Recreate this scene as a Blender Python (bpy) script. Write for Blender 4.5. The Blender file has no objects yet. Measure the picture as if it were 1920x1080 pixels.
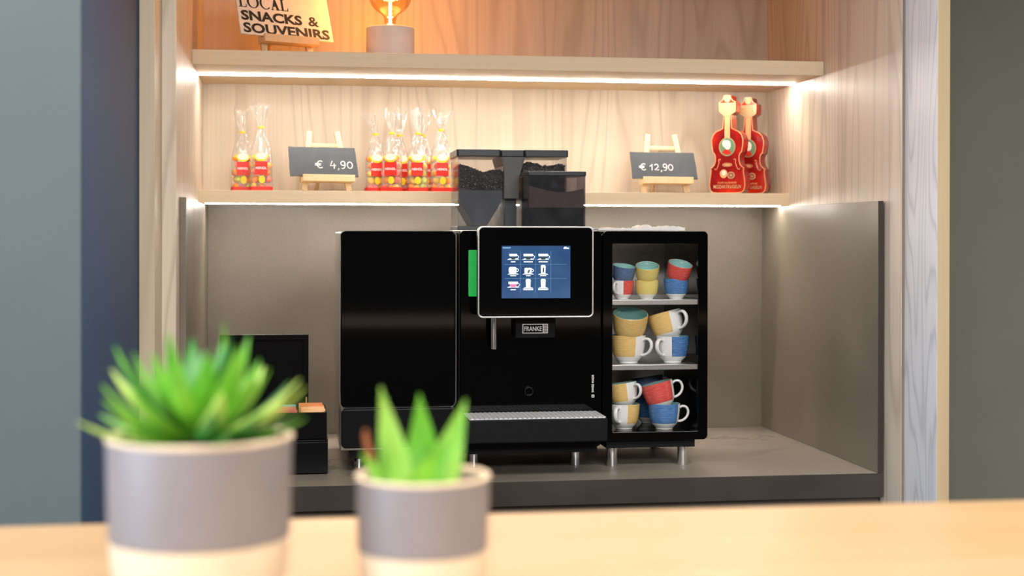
import bpy, bmesh, math, random
from mathutils import Vector, Matrix, noise as mnoise

R = math.radians
PI = math.pi
scene = bpy.context.scene
col = scene.collection
# all lengths in metres; z = 0 is the top of the coffee counter, the floor lies at z = -0.85
FLOOR = -0.85
CEIL = 1.80

# ------------------------------------------------------------------ camera
YAW, PITCH, ROLL = 0.1477, -0.0044, 0.0015
fwd = Vector((math.sin(YAW) * math.cos(PITCH), math.cos(YAW) * math.cos(PITCH), math.sin(PITCH)))
rgt = Vector((math.cos(YAW), -math.sin(YAW), 0))
dwn = -rgt.cross(fwd)
cr = rgt * math.cos(ROLL) - dwn * math.sin(ROLL)
cd = rgt * math.sin(ROLL) + dwn * math.cos(ROLL)
camd = bpy.data.cameras.new('camera')
cam = bpy.data.objects.new('camera', camd)
col.objects.link(cam)
M = Matrix((cr, -cd, -fwd)).transposed().to_4x4()
M.translation = Vector((0.2502, -3.6861, 0.612))
cam.matrix_world = M
camd.sensor_width = 36
camd.lens = 2792.6 / 1920 * 36
camd.shift_y = (457.06 - 540) / 1920
camd.clip_start = 0.05
camd.dof.use_dof = True
camd.dof.focus_distance = 3.95
camd.dof.aperture_fstop = 2.7
scene.camera = cam

# ------------------------------------------------------------------ light and exposure
scene.view_settings.view_transform = 'Standard'
scene.view_settings.look = 'None'
scene.view_settings.gamma = 1.0
scene.view_settings.use_curve_mapping = False
scene.view_settings.exposure = 0.0

world = bpy.data.worlds.new('world')
scene.world = world
world.use_nodes = True
world.node_tree.nodes['Background'].inputs[0].default_value = (0.8, 0.88, 1.0, 1)
world.node_tree.nodes['Background'].inputs[1].default_value = 0.3

LED_STRENGTH_UPPER = 100.0
LED_STRENGTH_LOWER = 85.0


def area(name, loc, target, sx, sy, power, color):
    d = bpy.data.lights.new(name, 'AREA')
    d.shape = 'RECTANGLE'
    d.size, d.size_y = sx, sy
    d.energy = power
    d.color = color
    o = bpy.data.objects.new(name, d)
    col.objects.link(o)
    o.location = loc
    o.rotation_euler = (Vector(target) - Vector(loc)).to_track_quat('-Z', 'Y').to_euler()
    return o


# ceiling panels of the room, a window on its left side, a spot over the bar table
area('ceiling_panel_light', (0.6, -1.8, CEIL - 0.03), (0.6, -1.79, 0), 3.4, 0.8, 84, (1.0, 0.97, 0.93))
area('ceiling_panel_light', (0.9, -4.8, CEIL - 0.03), (0.9, -4.79, 0), 2.6, 1.6, 280, (1.0, 0.97, 0.93))
area('window_daylight', (-3.4, -3.2, 0.6), (1.8, -0.6, 0.4), 2.2, 1.6, 290, (0.62, 0.79, 1.0))
sp = bpy.data.lights.new('table_spot', 'SPOT')
sp.energy = 3
sp.color = (1.0, 0.84, 0.62)
sp.spot_size = R(95)
sp.spot_blend = 0.8
sp.shadow_soft_size = 0.06
spo = bpy.data.objects.new('table_spot', sp)
col.objects.link(spo)
spo.location = (0.85, -2.25, CEIL - 0.1)


# ------------------------------------------------------------------ material helpers
def new_mat(name):
    m = bpy.data.materials.new(name)
    m.use_nodes = True
    nt = m.node_tree
    b = nt.nodes['Principled BSDF']
    return m, nt, b


def srgb(r, g, b):
    f = lambda c: (c / 255 / 12.92) if c / 255 <= 0.04045 else ((c / 255 + 0.055) / 1.055) ** 2.4
    return (f(r), f(g), f(b), 1)


def node(nt, t, **kw):
    n = nt.nodes.new(t)
    for k, v in kw.items():
        setattr(n, k, v)
    return n


def coords(nt, scale=(1, 1, 1), loc=(0, 0, 0), rot=(0, 0, 0)):
    tc = node(nt, 'ShaderNodeTexCoord')
    mp = node(nt, 'ShaderNodeMapping')
    mp.inputs['Scale'].default_value = scale
    mp.inputs['Location'].default_value = loc
    mp.inputs['Rotation'].default_value = rot
    nt.links.new(tc.outputs['Object'], mp.inputs['Vector'])
    return mp.outputs['Vector']


def ramp(nt, stops, src=None):
    r = node(nt, 'ShaderNodeValToRGB')
    els = r.color_ramp.elements
    while len(els) < len(stops):
        els.new(0.5)
    for e, (p, c) in zip(els, stops):
        e.position = p
        e.color = c
    if src is not None:
        nt.links.new(src, r.inputs['Fac'])
    return r


def mix(nt, a, b, fac, mode='MIX'):
    m = node(nt, 'ShaderNodeMix', data_type='RGBA', blend_type=mode)
    for sock, v in ((m.inputs[0], fac), (m.inputs[6], a), (m.inputs[7], b)):
        if hasattr(v, 'links'):
            nt.links.new(v, sock)
        else:
            sock.default_value = v
    return m.outputs[2]


def bump(nt, b, src, strength=0.1, dist=0.001):
    bp = node(nt, 'ShaderNodeBump')
    bp.inputs['Strength'].default_value = strength
    bp.inputs['Distance'].default_value = dist
    nt.links.new(src, bp.inputs['Height'])
    nt.links.new(bp.outputs['Normal'], b.inputs['Normal'])


def plain(name, c, rough=0.5, metal=0.0, coat=0.0, var=0.06, scale=40, bumpy=0.0, spec=0.5):
    m, nt, b = new_mat(name)
    n = node(nt, 'ShaderNodeTexNoise')
    n.inputs['Scale'].default_value = scale
    n.inputs['Detail'].default_value = 4
    nt.links.new(coords(nt), n.inputs['Vector'])
    lo = tuple(x * (1 - var) for x in c[:3]) + (1,)
    hi = tuple(min(1, x * (1 + var)) for x in c[:3]) + (1,)
    r = ramp(nt, [(0.3, lo), (0.7, hi)], n.outputs['Fac'])
    nt.links.new(r.outputs['Color'], b.inputs['Base Color'])
    b.inputs['Roughness'].default_value = rough
    b.inputs['Metallic'].default_value = metal
    b.inputs['Coat Weight'].default_value = coat
    b.inputs['Coat Roughness'].default_value = 0.03
    b.inputs['Specular IOR Level'].default_value = spec
    if bumpy:
        bump(nt, b, n.outputs['Fac'], bumpy)
    return m


def wood(name, base, dark, axis='Z', rings=30, ring_amt=0.5, rough=0.42, seed=0.0, freq=2.3):
    m, nt, b = new_mat(name)
    lo, fi = 0.22, 0.02
    k = {'X': 0, 'Y': 1, 'Z': 2}[axis]
    s1 = [freq] * 3
    s1[k] = freq * 0.11
    s2 = [150] * 3
    s2[k] = 3.0
    n1 = node(nt, 'ShaderNodeTexNoise')
    n1.inputs['Scale'].default_value = 1.0
    n1.inputs['Detail'].default_value = 2.5
    n1.inputs['Roughness'].default_value = 0.45
    nt.links.new(coords(nt, s1, (seed, seed * 1.7, seed * 0.3)), n1.inputs['Vector'])
    mu = node(nt, 'ShaderNodeMath', operation='MULTIPLY')
    mu.inputs[1].default_value = rings
    nt.links.new(n1.outputs['Fac'], mu.inputs[0])
    fr = node(nt, 'ShaderNodeMath', operation='FRACT')
    nt.links.new(mu.outputs[0], fr.inputs[0])
    rr = ramp(nt, [(0.0, (0.1, 0.1, 0.1, 1)), (0.30, (0, 0, 0, 1)), (0.62, (0.05, 0.05, 0.05, 1)), (0.86, (1, 1, 1, 1)), (1.0, (0.1, 0.1, 0.1, 1))], fr.outputs[0])
    n2 = node(nt, 'ShaderNodeTexNoise')
    n2.inputs['Scale'].default_value = 1.0
    n2.inputs['Detail'].default_value = 3
    nt.links.new(coords(nt, s2), n2.inputs['Vector'])
    r2 = ramp(nt, [(0.35, (0.0, 0.0, 0.0, 1)), (0.7, (1, 1, 1, 1))], n2.outputs['Fac'])
    s3 = [9.0] * 3
    s3[k] = 0.25
    n3 = node(nt, 'ShaderNodeTexNoise')
    n3.inputs['Scale'].default_value = 1.0
    nt.links.new(coords(nt, s3, (3 + seed, 1, 2)), n3.inputs['Vector'])
    r3 = ramp(nt, [(0.35, (0, 0, 0, 1)), (0.65, (1, 1, 1, 1))], n3.outputs['Fac'])
    f1 = node(nt, 'ShaderNodeMath', operation='MULTIPLY')
    f1.inputs[1].default_value = ring_amt
    nt.links.new(rr.outputs['Color'], f1.inputs[0])
    c = mix(nt, base, dark, f1.outputs[0])
    f2 = node(nt, 'ShaderNodeMath', operation='MULTIPLY')
    f2.inputs[1].default_value = 0.22
    nt.links.new(r2.outputs['Color'], f2.inputs[0])
    c = mix(nt, c, dark, f2.outputs[0])
    f3 = node(nt, 'ShaderNodeMath', operation='MULTIPLY')
    f3.inputs[1].default_value = 0.25
    nt.links.new(r3.outputs['Color'], f3.inputs[0])
    c = mix(nt, c, dark, f3.outputs[0])
    nt.links.new(c, b.inputs['Base Color'])
    b.inputs['Roughness'].default_value = rough
    bump(nt, b, r2.outputs['Color'], 0.05, 0.0005)
    return m


def stone(name, c1, c2, rough=0.5):
    m, nt, b = new_mat(name)
    n1 = node(nt, 'ShaderNodeTexNoise')
    n1.inputs['Scale'].default_value = 3.0
    n1.inputs['Detail'].default_value = 6
    nt.links.new(coords(nt), n1.inputs['Vector'])
    n2 = node(nt, 'ShaderNodeTexNoise')
    n2.inputs['Scale'].default_value = 260
    n2.inputs['Detail'].default_value = 2
    nt.links.new(coords(nt), n2.inputs['Vector'])
    a = ramp(nt, [(0.3, c1), (0.7, c2)], n1.outputs['Fac'])
    g = ramp(nt, [(0.3, (0.82, 0.82, 0.82, 1)), (0.7, (1, 1, 1, 1))], n2.outputs['Fac'])
    c = mix(nt, a.outputs['Color'], g.outputs['Color'], 1.0, 'MULTIPLY')
    nt.links.new(c, b.inputs['Base Color'])
    rr = ramp(nt, [(0.35, (rough - 0.12,) * 3 + (1,)), (0.65, (rough + 0.1,) * 3 + (1,))], n1.outputs['Fac'])
    nt.links.new(rr.outputs['Color'], b.inputs['Roughness'])
    return m


def emit(name, c, strength):
    m, nt, b = new_mat(name)
    b.inputs['Base Color'].default_value = (c[0] * 0.5, c[1] * 0.5, c[2] * 0.5, 1)
    b.inputs['Emission Color'].default_value = c
    b.inputs['Emission Strength'].default_value = strength
    return m


def film(name, tint=(1, 1, 1, 1), gloss=0.12, haze=0.06, haze_col=(1, 1, 1, 1), rough=0.08, gloss_edge=0.6, blend=0.35):
    """thin clear plastic or thin glass: see-through, with a Fresnel gloss and a little haze"""
    m, nt, b = new_mat(name)
    nt.nodes.remove(b)
    out = nt.nodes['Material Output']
    tr = node(nt, 'ShaderNodeBsdfTransparent')
    tr.inputs['Color'].default_value = tint
    df = node(nt, 'ShaderNodeBsdfDiffuse')
    df.inputs['Color'].default_value = haze_col
    gl = node(nt, 'ShaderNodeBsdfGlossy')
    gl.inputs['Roughness'].default_value = rough
    lw = node(nt, 'ShaderNodeLayerWeight')
    lw.inputs['Blend'].default_value = blend
    mr = node(nt, 'ShaderNodeMapRange')
    mr.inputs['To Min'].default_value = gloss
    mr.inputs['To Max'].default_value = gloss_edge
    nt.links.new(lw.outputs['Facing'], mr.inputs['Value'])
    m1 = node(nt, 'ShaderNodeMixShader')
    nz = node(nt, 'ShaderNodeTexNoise')
    nz.inputs['Scale'].default_value = 30
    nt.links.new(coords(nt), nz.inputs['Vector'])
    hz = node(nt, 'ShaderNodeMath', operation='MULTIPLY')
    hz.inputs[1].default_value = haze * 2
    nt.links.new(nz.outputs['Fac'], hz.inputs[0])
    nt.links.new(hz.outputs[0], m1.inputs['Fac'])
    nt.links.new(tr.outputs[0], m1.inputs[1])
    nt.links.new(df.outputs[0], m1.inputs[2])
    m2 = node(nt, 'ShaderNodeMixShader')
    nt.links.new(mr.outputs['Result'], m2.inputs['Fac'])
    nt.links.new(m1.outputs[0], m2.inputs[1])
    nt.links.new(gl.outputs[0], m2.inputs[2])
    nt.links.new(m2.outputs[0], out.inputs['Surface'])
    return m


MT = {}
MT['wood'] = wood('pale_larch_veneer', (0.64, 0.545, 0.435, 1), (0.38, 0.29, 0.21, 1), 'Z')
MT['wood_side'] = wood('pale_larch_glow_lightened', (0.71, 0.61, 0.495, 1), (0.38, 0.29, 0.21, 1), 'Z', seed=5.2)  # same veneer as the back, its colour lightened for the LED glow
MT['shelf'] = wood('oak_shelf_veneer', (0.86, 0.70, 0.48, 1), (0.66, 0.50, 0.32, 1), 'X', rings=6, ring_amt=0.25)
MT['frame'] = wood('ash_frame_veneer', (0.62, 0.52, 0.38, 1), (0.44, 0.34, 0.22, 1), 'Z', rings=16, ring_amt=0.55, seed=2.1)
MT['frame_edge'] = wood('tan_ash_edge', (0.56, 0.42, 0.25, 1), (0.44, 0.32, 0.18, 1), 'Z', rings=10, ring_amt=0.3)
MT['ash'] = wood('daylight_greyed_ash', (0.74, 0.73, 0.73, 1), (0.44, 0.44, 0.46, 1), 'Z', rings=34, ring_amt=0.7, seed=7.7, freq=4)  # cool daylight on the right post's reveal is put into this grey
MT['table'] = wood('warm_oak_table', (0.47, 0.30, 0.155, 1), (0.39, 0.235, 0.105, 1), 'X', rings=7, ring_amt=0.5, rough=0.35)
MT['easel'] = wood('raw_pine', (0.80, 0.62, 0.38, 1), (0.62, 0.44, 0.24, 1), 'Z', rings=6, ring_amt=0.3, freq=12)
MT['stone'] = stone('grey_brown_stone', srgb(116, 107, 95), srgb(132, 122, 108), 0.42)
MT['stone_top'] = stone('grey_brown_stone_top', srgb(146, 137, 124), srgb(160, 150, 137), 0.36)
MT['stone_edge'] = stone('dark_stone_edge', srgb(48, 41, 36), srgb(64, 56, 49), 0.5)
MT['cabinet'] = plain('dark_cabinet_board', srgb(92, 80, 70), 0.55)
MT['gap'] = plain('shadow_gap_strip', srgb(128, 114, 100), 0.6)
MT['wall_blue'] = plain('slate_blue_paint', srgb(28, 62, 96), 0.75, scale=6, var=0.03)
MT['wall_grey'] = plain('grey_green_paint', srgb(72, 80, 80), 0.75, scale=6, var=0.03)
MT['wall_olive'] = plain('olive_grey_paint', srgb(118, 119, 108), 0.75, scale=6, var=0.03)
MT['room_wall'] = plain('room_wall_paint', srgb(62, 60, 58), 0.85)
MT['room_floor'] = plain('room_floor_board', srgb(92, 82, 72), 0.6)
MT['room_ceiling'] = plain('room_ceiling_paint', srgb(120, 118, 114), 0.9)
MT['gloss_black'] = plain('gloss_black_glass', (0.0012, 0.0013, 0.0016, 1), 0.06, spec=0.22)
MT['satin_black'] = plain('satin_black_plastic', (0.006, 0.006, 0.007, 1), 0.32, spec=0.15)
MT['matte_black'] = plain('matte_black_plastic', (0.009, 0.009, 0.0105, 1), 0.55, spec=0.12)
MT['lacquer_black'] = plain('black_lacquer', (0.004, 0.004, 0.005, 1), 0.22, spec=0.15)
MT['steel'] = plain('brushed_steel', (0.62, 0.61, 0.59, 1), 0.32, 1.0, scale=90)
MT['chrome'] = plain('polished_chrome', (0.8, 0.8, 0.82, 1), 0.14, 1.0)
MT['silver'] = plain('silver_trim', (0.72, 0.72, 0.73, 1), 0.35, 0.85)
MT['trim_grey'] = plain('grey_trim', (0.22, 0.22, 0.22, 1), 0.4, 0.3)
MT['grille'] = plain('steel_drip_grille', (0.74, 0.75, 0.77, 1), 0.5, 0.15, scale=120, var=0.15)
MT['white_print'] = plain('white_print', (0.85, 0.85, 0.86, 1), 0.5)
MT['chalk'] = plain('chalk_marker', (0.95, 0.95, 0.95, 1), 0.7)
MT['slate'] = plain('slate_board', srgb(64, 70, 78), 0.5, scale=25, var=0.15, bumpy=0.15)
MT['card'] = plain('cream_card', (0.86, 0.81, 0.72, 1), 0.6)
MT['ink'] = plain('black_ink', (0.02, 0.018, 0.016, 1), 0.6)
MT['concrete'] = plain('grey_concrete', srgb(226, 224, 224), 0.8, scale=18, var=0.06, bumpy=0.05)
MT['pot_glaze'] = plain('mauve_grey_glaze', srgb(126, 118, 118), 0.5, scale=12, var=0.05)
MT['pot_clay'] = plain('raw_beige_clay', srgb(216, 192, 162), 0.75, scale=30)
MT['soil'] = plain('dark_soil', (0.06, 0.05, 0.03, 1), 0.9, scale=80, var=0.4, bumpy=0.6)
MT['sand'] = plain('sandy_potting_mix', srgb(222, 184, 138), 0.9, scale=80, var=0.15, bumpy=0.4)
MT['dry_leaf'] = plain('dry_brown_leaf', srgb(150, 88, 50), 0.7)
MT['porcelain'] = plain('white_porcelain', (0.80, 0.80, 0.78, 1), 0.12, var=0.01)
MT['teal_glaze'] = plain('teal_inner_glaze', srgb(150, 196, 192), 0.12, var=0.04)
MT['cloth'] = plain('white_cotton', (0.88, 0.87, 0.85, 1), 0.9, scale=120)
MT['clear'] = film('clear_plastic', (0.94, 0.94, 0.95, 1), 0.05, 0.02, (0.8, 0.8, 0.82, 1), 0.05, 0.45)
MT['smoke'] = film('smoked_plastic', (0.66, 0.66, 0.69, 1), 0.04, 0.03, (0.45, 0.45, 0.5, 1), 0.12, 0.4)
MT['cello'] = film('clear_cellophane', (0.98, 0.98, 0.98, 1), 0.06, 0.10, (1, 0.98, 0.95, 1), 0.12, 0.55, 0.45)
MT['amber'] = film('amber_bulb_glass', (1.0, 0.80, 0.52, 1), 0.05, 0.0, (1, 0.7, 0.4, 1), 0.03, 0.6, 0.3)
MT['funnel'] = plain('dark_blue_grey_funnel', srgb(40, 50, 60), 0.4)
MT['hopper_grey'] = plain('dark_grey_plastic', srgb(78, 80, 80), 0.45)
MT['lid'] = plain('dark_lid_plastic', srgb(38, 44, 50), 0.3)
MT['bean'] = plain('roasted_coffee_bean', srgb(44, 34, 36), 0.25, scale=200, var=0.3)
_nt = MT['bean'].node_tree
_g = node(_nt, 'ShaderNodeNewGeometry')
_r = ramp(_nt, [(0.0, srgb(18, 14, 16)), (0.6, srgb(48, 38, 42)), (1.0, srgb(92, 78, 82))], _g.outputs['Random Per Island'])
_nt.links.new(_r.outputs['Color'], _nt.nodes['Principled BSDF'].inputs['Base Color'])
MT['powder'] = plain('cocoa_powder', srgb(150, 122, 112), 0.9)
MT['green'] = emit('green_indicator', (0.008, 0.36, 0.06, 1), 0.8)
MT['led'] = emit('led_warm_white_upper', (1.0, 0.93, 0.83, 1), LED_STRENGTH_UPPER)
MT['led2'] = emit('led_warm_white_lower', (1.0, 0.94, 0.85, 1), LED_STRENGTH_LOWER)
MT['filament'] = emit('glowing_filament', (1.0, 0.62, 0.22, 1), 60.0)
MT['icon'] = emit('screen_icon_white', (0.86, 0.98, 1.0, 1), 1.0)
MT['icon_dark'] = emit('screen_icon_dark', (0.008, 0.035, 0.05, 1), 0.8)
MT['icon_pink'] = emit('screen_icon_pink', (0.85, 0.2, 0.4, 1), 0.8)
MT['icon_dim'] = emit('screen_grid_line', (0.12, 0.28, 0.45, 1), 1.0)
MT['red'] = plain('red_print', srgb(206, 40, 26), 0.35)
MT['yellow'] = plain('yellow_print', srgb(245, 205, 40), 0.4)
MT['cream'] = plain('cream_print', srgb(250, 240, 205), 0.4)
MT['gold'] = plain('gold_print', srgb(236, 172, 120), 0.3, 0.2)
MT['gold_bright'] = plain('gold_foil', srgb(250, 214, 160), 0.22, 0.5)
MT['portrait_green'] = plain('green_print', srgb(96, 128, 96), 0.4)
MT['skin_print'] = plain('pale_print', srgb(244, 226, 210), 0.4)
MT['tie'] = plain('yellow_tie', srgb(240, 190, 60), 0.4)
for nm, c in (('orange', (250, 150, 40)), ('yellow', (255, 210, 80)), ('red', (222, 70, 60)), ('pink', (236, 130, 120)), ('lime', (200, 210, 90))):
    mm = plain('candy_' + nm, srgb(*c), 0.35)
    bs = mm.node_tree.nodes['Principled BSDF']
    bs.inputs['Subsurface Weight'].default_value = 0.0
    MT['candy_' + nm] = mm
for nm, c in (('red', (206, 30, 26)), ('orange', (240, 130, 30)), ('peach', (246, 180, 110)), ('white', (245, 235, 225)), ('teal', (60, 150, 150))):
    MT['tea_' + nm] = plain('tea_sachet_' + nm, srgb(*c), 0.4)

# violin print: mottled red varnish
m, nt, b = new_mat('red_varnish_print')
n = node(nt, 'ShaderNodeTexNoise')
n.inputs['Scale'].default_value = 14
n.inputs['Detail'].default_value = 3
nt.links.new(coords(nt, (1, 1, 0.6)), n.inputs['Vector'])
r = ramp(nt, [(0.3, srgb(98, 8, 8)), (0.5, srgb(152, 18, 12)), (0.72, srgb(206, 50, 20))], n.outputs['Fac'])
nt.links.new(r.outputs['Color'], b.inputs['Base Color'])
b.inputs['Roughness'].default_value = 0.25
b.inputs['Coat Weight'].default_value = 0.4
MT['violin'] = m

# screen
m, nt, b = new_mat('blue_display')
n = node(nt, 'ShaderNodeTexNoise')
n.inputs['Scale'].default_value = 9
nt.links.new(coords(nt), n.inputs['Vector'])
r = ramp(nt, [(0.3, srgb(30, 66, 116)), (0.7, srgb(62, 96, 140))], n.outputs['Fac'])
b.inputs['Base Color'].default_value = (0.01, 0.02, 0.03, 1)
nt.links.new(r.outputs['Color'], b.inputs['Emission Color'])
b.inputs['Emission Strength'].default_value = 1.0
b.inputs['Roughness'].default_value = 0.15
MT['display'] = m


def leaf_mat(name, lo, hi, seed):
    m, nt, b = new_mat(name)
    n = node(nt, 'ShaderNodeTexNoise')
    n.inputs['Scale'].default_value = 22
    n.inputs['Detail'].default_value = 2
    nt.links.new(coords(nt, (1, 1, 0.5), (seed, 0, 0)), n.inputs['Vector'])
    r = ramp(nt, [(0.3, lo), (0.7, hi)], n.outputs['Fac'])
    nt.links.new(r.outputs['Color'], b.inputs['Base Color'])
    b.inputs['Roughness'].default_value = 0.38
    b.inputs['Subsurface Weight'].default_value = 0.15
    b.inputs['Subsurface Radius'].default_value = (0.01, 0.02, 0.004)
    return m


MT['leaf_a'] = leaf_mat('succulent_leaf_mid', srgb(66, 138, 36), srgb(122, 180, 48), 0)
MT['leaf_b'] = leaf_mat('succulent_leaf_dark', srgb(30, 96, 40), srgb(70, 146, 50), 3)
MT['leaf_c'] = leaf_mat('succulent_leaf_light', srgb(140, 184, 64), srgb(190, 212, 110), 6)
MT['aloe'] = leaf_mat('aloe_leaf', srgb(50, 134, 30), srgb(118, 180, 50), 9)
MT['aloe_tip'] = leaf_mat('aloe_leaf_light', srgb(106, 170, 52), srgb(158, 200, 92), 9)


def cup_mat(name, c1, c2):
    """glazed band with brushed streaks; white foot and white stripe under the handle (+x side)"""
    m, nt, b = new_mat(name)
    tc = node(nt, 'ShaderNodeTexCoord')
    sx = node(nt, 'ShaderNodeSeparateXYZ')
    nt.links.new(tc.outputs['Object'], sx.inputs[0])
    n = node(nt, 'ShaderNodeTexNoise')
    n.inputs['Scale'].default_value = 1
    n.inputs['Detail'].default_value = 3
    nt.links.new(coords(nt, (5, 5, 110)), n.inputs['Vector'])
    r = ramp(nt, [(0.3, c1), (0.65, c2)], n.outputs['Fac'])
    at = node(nt, 'ShaderNodeMath', operation='ARCTAN2')
    nt.links.new(sx.outputs['Y'], at.inputs[0])
    nt.links.new(sx.outputs['X'], at.inputs[1])
    ab = node(nt, 'ShaderNodeMath', operation='ABSOLUTE')
    nt.links.new(at.outputs[0], ab.inputs[0])
    g1 = node(nt, 'ShaderNodeMath', operation='LESS_THAN')
    nt.links.new(ab.outputs[0], g1.inputs[0])
    g1.inputs[1].default_value = 0.62
    g2 = node(nt, 'ShaderNodeMath', operation='LESS_THAN')
    nt.links.new(sx.outputs['Z'], g2.inputs[0])
    g2.inputs[1].default_value = 0.20
    mx = node(nt, 'ShaderNodeMath', operation='MAXIMUM')
    nt.links.new(g1.outputs[0], mx.inputs[0])
    nt.links.new(g2.outputs[0], mx.inputs[1])
    c = mix(nt, r.outputs['Color'], (0.80, 0.80, 0.78, 1), mx.outputs[0])
    nt.links.new(c, b.inputs['Base Color'])
    b.inputs['Roughness'].default_value = 0.12
    return m


MT['cup_yellow'] = cup_mat('yellow_glaze', srgb(214, 172, 98), srgb(232, 200, 132))
MT['cup_lemon'] = cup_mat('lemon_glaze', srgb(212, 192, 98), srgb(230, 214, 136))
MT['cup_blue'] = cup_mat('blue_glaze', srgb(50, 92, 156), srgb(98, 142, 192))
MT['cup_red'] = cup_mat('red_glaze', srgb(198, 56, 58), srgb(226, 104, 96))
MT['cup_slate'] = cup_mat('slate_blue_glaze', srgb(66, 84, 122), srgb(104, 126, 160))


# ------------------------------------------------------------------ mesh helpers
def tag(o, label=None, cat=None, group=None, kind=None):
    if label: o['label'] = label
    if cat: o['category'] = cat
    if group: o['group'] = group
    if kind: o['kind'] = kind
    return o


def thing(name, label, cat, loc=(0, 0, 0), rot=(0, 0, 0), group=None):
    o = bpy.data.objects.new(name, None)
    o.empty_display_size = 0.05
    col.objects.link(o)
    o.location = loc
    o.rotation_euler = rot
    return tag(o, label, cat, group)


def finish(bm, sharp=34):
    bm.normal_update()
    for f in bm.faces:
        # flat caps and axis-aligned faces keep their own normal, so bevels do not bend reflections
        f.smooth = len(f.verts) <= 4 and max(abs(c) for c in f.normal) < 0.99995
    for e in bm.edges:
        if len(e.link_faces) == 2 and e.calc_face_angle(0) > R(sharp):
            e.smooth = False


def to_mesh(name, bm, mats, sharp=34):
    finish(bm, sharp)
    me = bpy.data.meshes.new(name)
    bm.to_mesh(me)
    bm.free()
    for mt in (mats if isinstance(mats, (list, tuple)) else [mats]):
        me.materials.append(MT[mt])
    return me


def obj(name, bm, mats, parent=None, w=False, label=None, sharp=34):
    """link a bmesh as one object; w: its coordinates are world ones and the parent is an unrotated Empty"""
    if w and parent is not None:
        off = Vector(parent.location)
        p = parent.parent
        while p:
            off += Vector(p.location)
            p = p.parent
        bmesh.ops.translate(bm, verts=bm.verts, vec=-off)
    o = bpy.data.objects.new(name, to_mesh(name, bm, mats, sharp))
    col.objects.link(o)
    o.parent = parent
    if label: o['label'] = label
    return o


def inst(name, me, parent=None, loc=(0, 0, 0), rot=(0, 0, 0), scale=(1, 1, 1)):
    o = bpy.data.objects.new(name, me)
    col.objects.link(o)
    o.parent = parent
    o.location, o.rotation_euler, o.scale = loc, rot, scale
    return o


def B(*boxes, bev=0.0, seg=2, bm=None):
    """boxes (x0,x1,y0,y1,z0,z1) in one bmesh"""
    bm = bm or bmesh.new()
    for (x0, x1, y0, y1, z0, z1) in boxes:
        vs = bmesh.ops.create_cube(bm, size=1, matrix=Matrix.Translation(((x0 + x1) / 2, (y0 + y1) / 2, (z0 + z1) / 2)) @ Matrix.Diagonal((x1 - x0, y1 - y0, z1 - z0, 1)))['verts']
        if bev:
            es = list({e for v in vs for e in v.link_edges})
            bmesh.ops.bevel(bm, geom=es, offset=bev, segments=seg, affect='EDGES', profile=0.5)
    return bm


def prism(poly, d0, d1, axis='Y', bm=None, mat_index=0):
    """extrude a polygon; axis Y: poly is (x,z); axis Z: poly is (x,y); axis X: poly is (y,z)"""
    bm = bm or bmesh.new()
    mk = {'Y': lambda a, b, d: (a, d, b), 'Z': lambda a, b, d: (a, b, d), 'X': lambda a, b, d: (d, a, b)}[axis]
    v0 = [bm.verts.new(mk(a, b, d0)) for a, b in poly]
    v1 = [bm.verts.new(mk(a, b, d1)) for a, b in poly]
    n = len(poly)
    fs = [bm.faces.new(v0), bm.faces.new(v1[::-1])]
    for i in range(n):
        j = (i + 1) % n
        fs.append(bm.faces.new((v0[j], v0[i], v1[i], v1[j])))
    for f in fs:
        f.material_index = mat_index
    bmesh.ops.recalc_face_normals(bm, faces=fs)
    return bm


def rrect(x0, x1, z0, z1, r, n=6):
    pts = []
    for cx, cz, a in ((x1 - r, z0 + r, -90), (x1 - r, z1 - r, 0), (x0 + r, z1 - r, 90), (x0 + r, z0 + r, 180)):
        for k in range(n + 1):
            t = R(a + 90 * k / n)
            pts.append((cx + r * math.cos(t), cz + r * math.sin(t)))
    return pts


def bev_all(bm, off, seg=2, ang=40):
    bm.normal_update()
    es = [e for e in bm.edges if len(e.link_faces) == 2 and e.calc_face_angle(0) > R(ang)]
    bmesh.ops.bevel(bm, geom=es, offset=off, segments=seg, affect='EDGES', profile=0.5)
    return bm


def ring_prism(outer, inner, d0, d1, axis='Y', bm=None):
    """frame between two outlines with the same number of points"""
    bm = bm or bmesh.new()
    mk = {'Y': lambda a, b, d: (a, d, b), 'Z': lambda a, b, d: (a, b, d)}[axis]
    L = [[bm.verts.new(mk(a, b, d)) for a, b in p] for p, d in ((outer, d0), (outer, d1), (inner, d1), (inner, d0))]
    n = len(outer)
    fs = []
    for k in range(4):
        A, C = L[k], L[(k + 1) % 4]
        for i in range(n):
            j = (i + 1) % n
            fs.append(bm.faces.new((A[i], A[j], C[j], C[i])))
    bmesh.ops.recalc_face_normals(bm, faces=fs)
    return bm


def lathe(prof, seg=40, bm=None, center=(0, 0, 0), mat_of=None):
    bm = bm or bmesh.new()
    rings = []
    cx, cy, cz = center
    for r, z in prof:
        if r < 1e-6:
            rings.append([bm.verts.new((cx, cy, cz + z))])
        else:
            rings.append([bm.verts.new((cx + r * math.cos(2 * PI * k / seg), cy + r * math.sin(2 * PI * k / seg), cz + z)) for k in range(seg)])
    fs = []
    for i in range(len(rings) - 1):
        a, c = rings[i], rings[i + 1]
        for k in range(seg):
            k2 = (k + 1) % seg
            if len(a) == 1 and len(c) == 1:
                continue
            if len(a) == 1:
                f = bm.faces.new((a[0], c[k2], c[k]))
            elif len(c) == 1:
                f = bm.faces.new((a[k], a[k2], c[0]))
            else:
                f = bm.faces.new((a[k], a[k2], c[k2], c[k]))
            if mat_of: f.material_index = mat_of(i)
            fs.append(f)
    return bm


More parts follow.
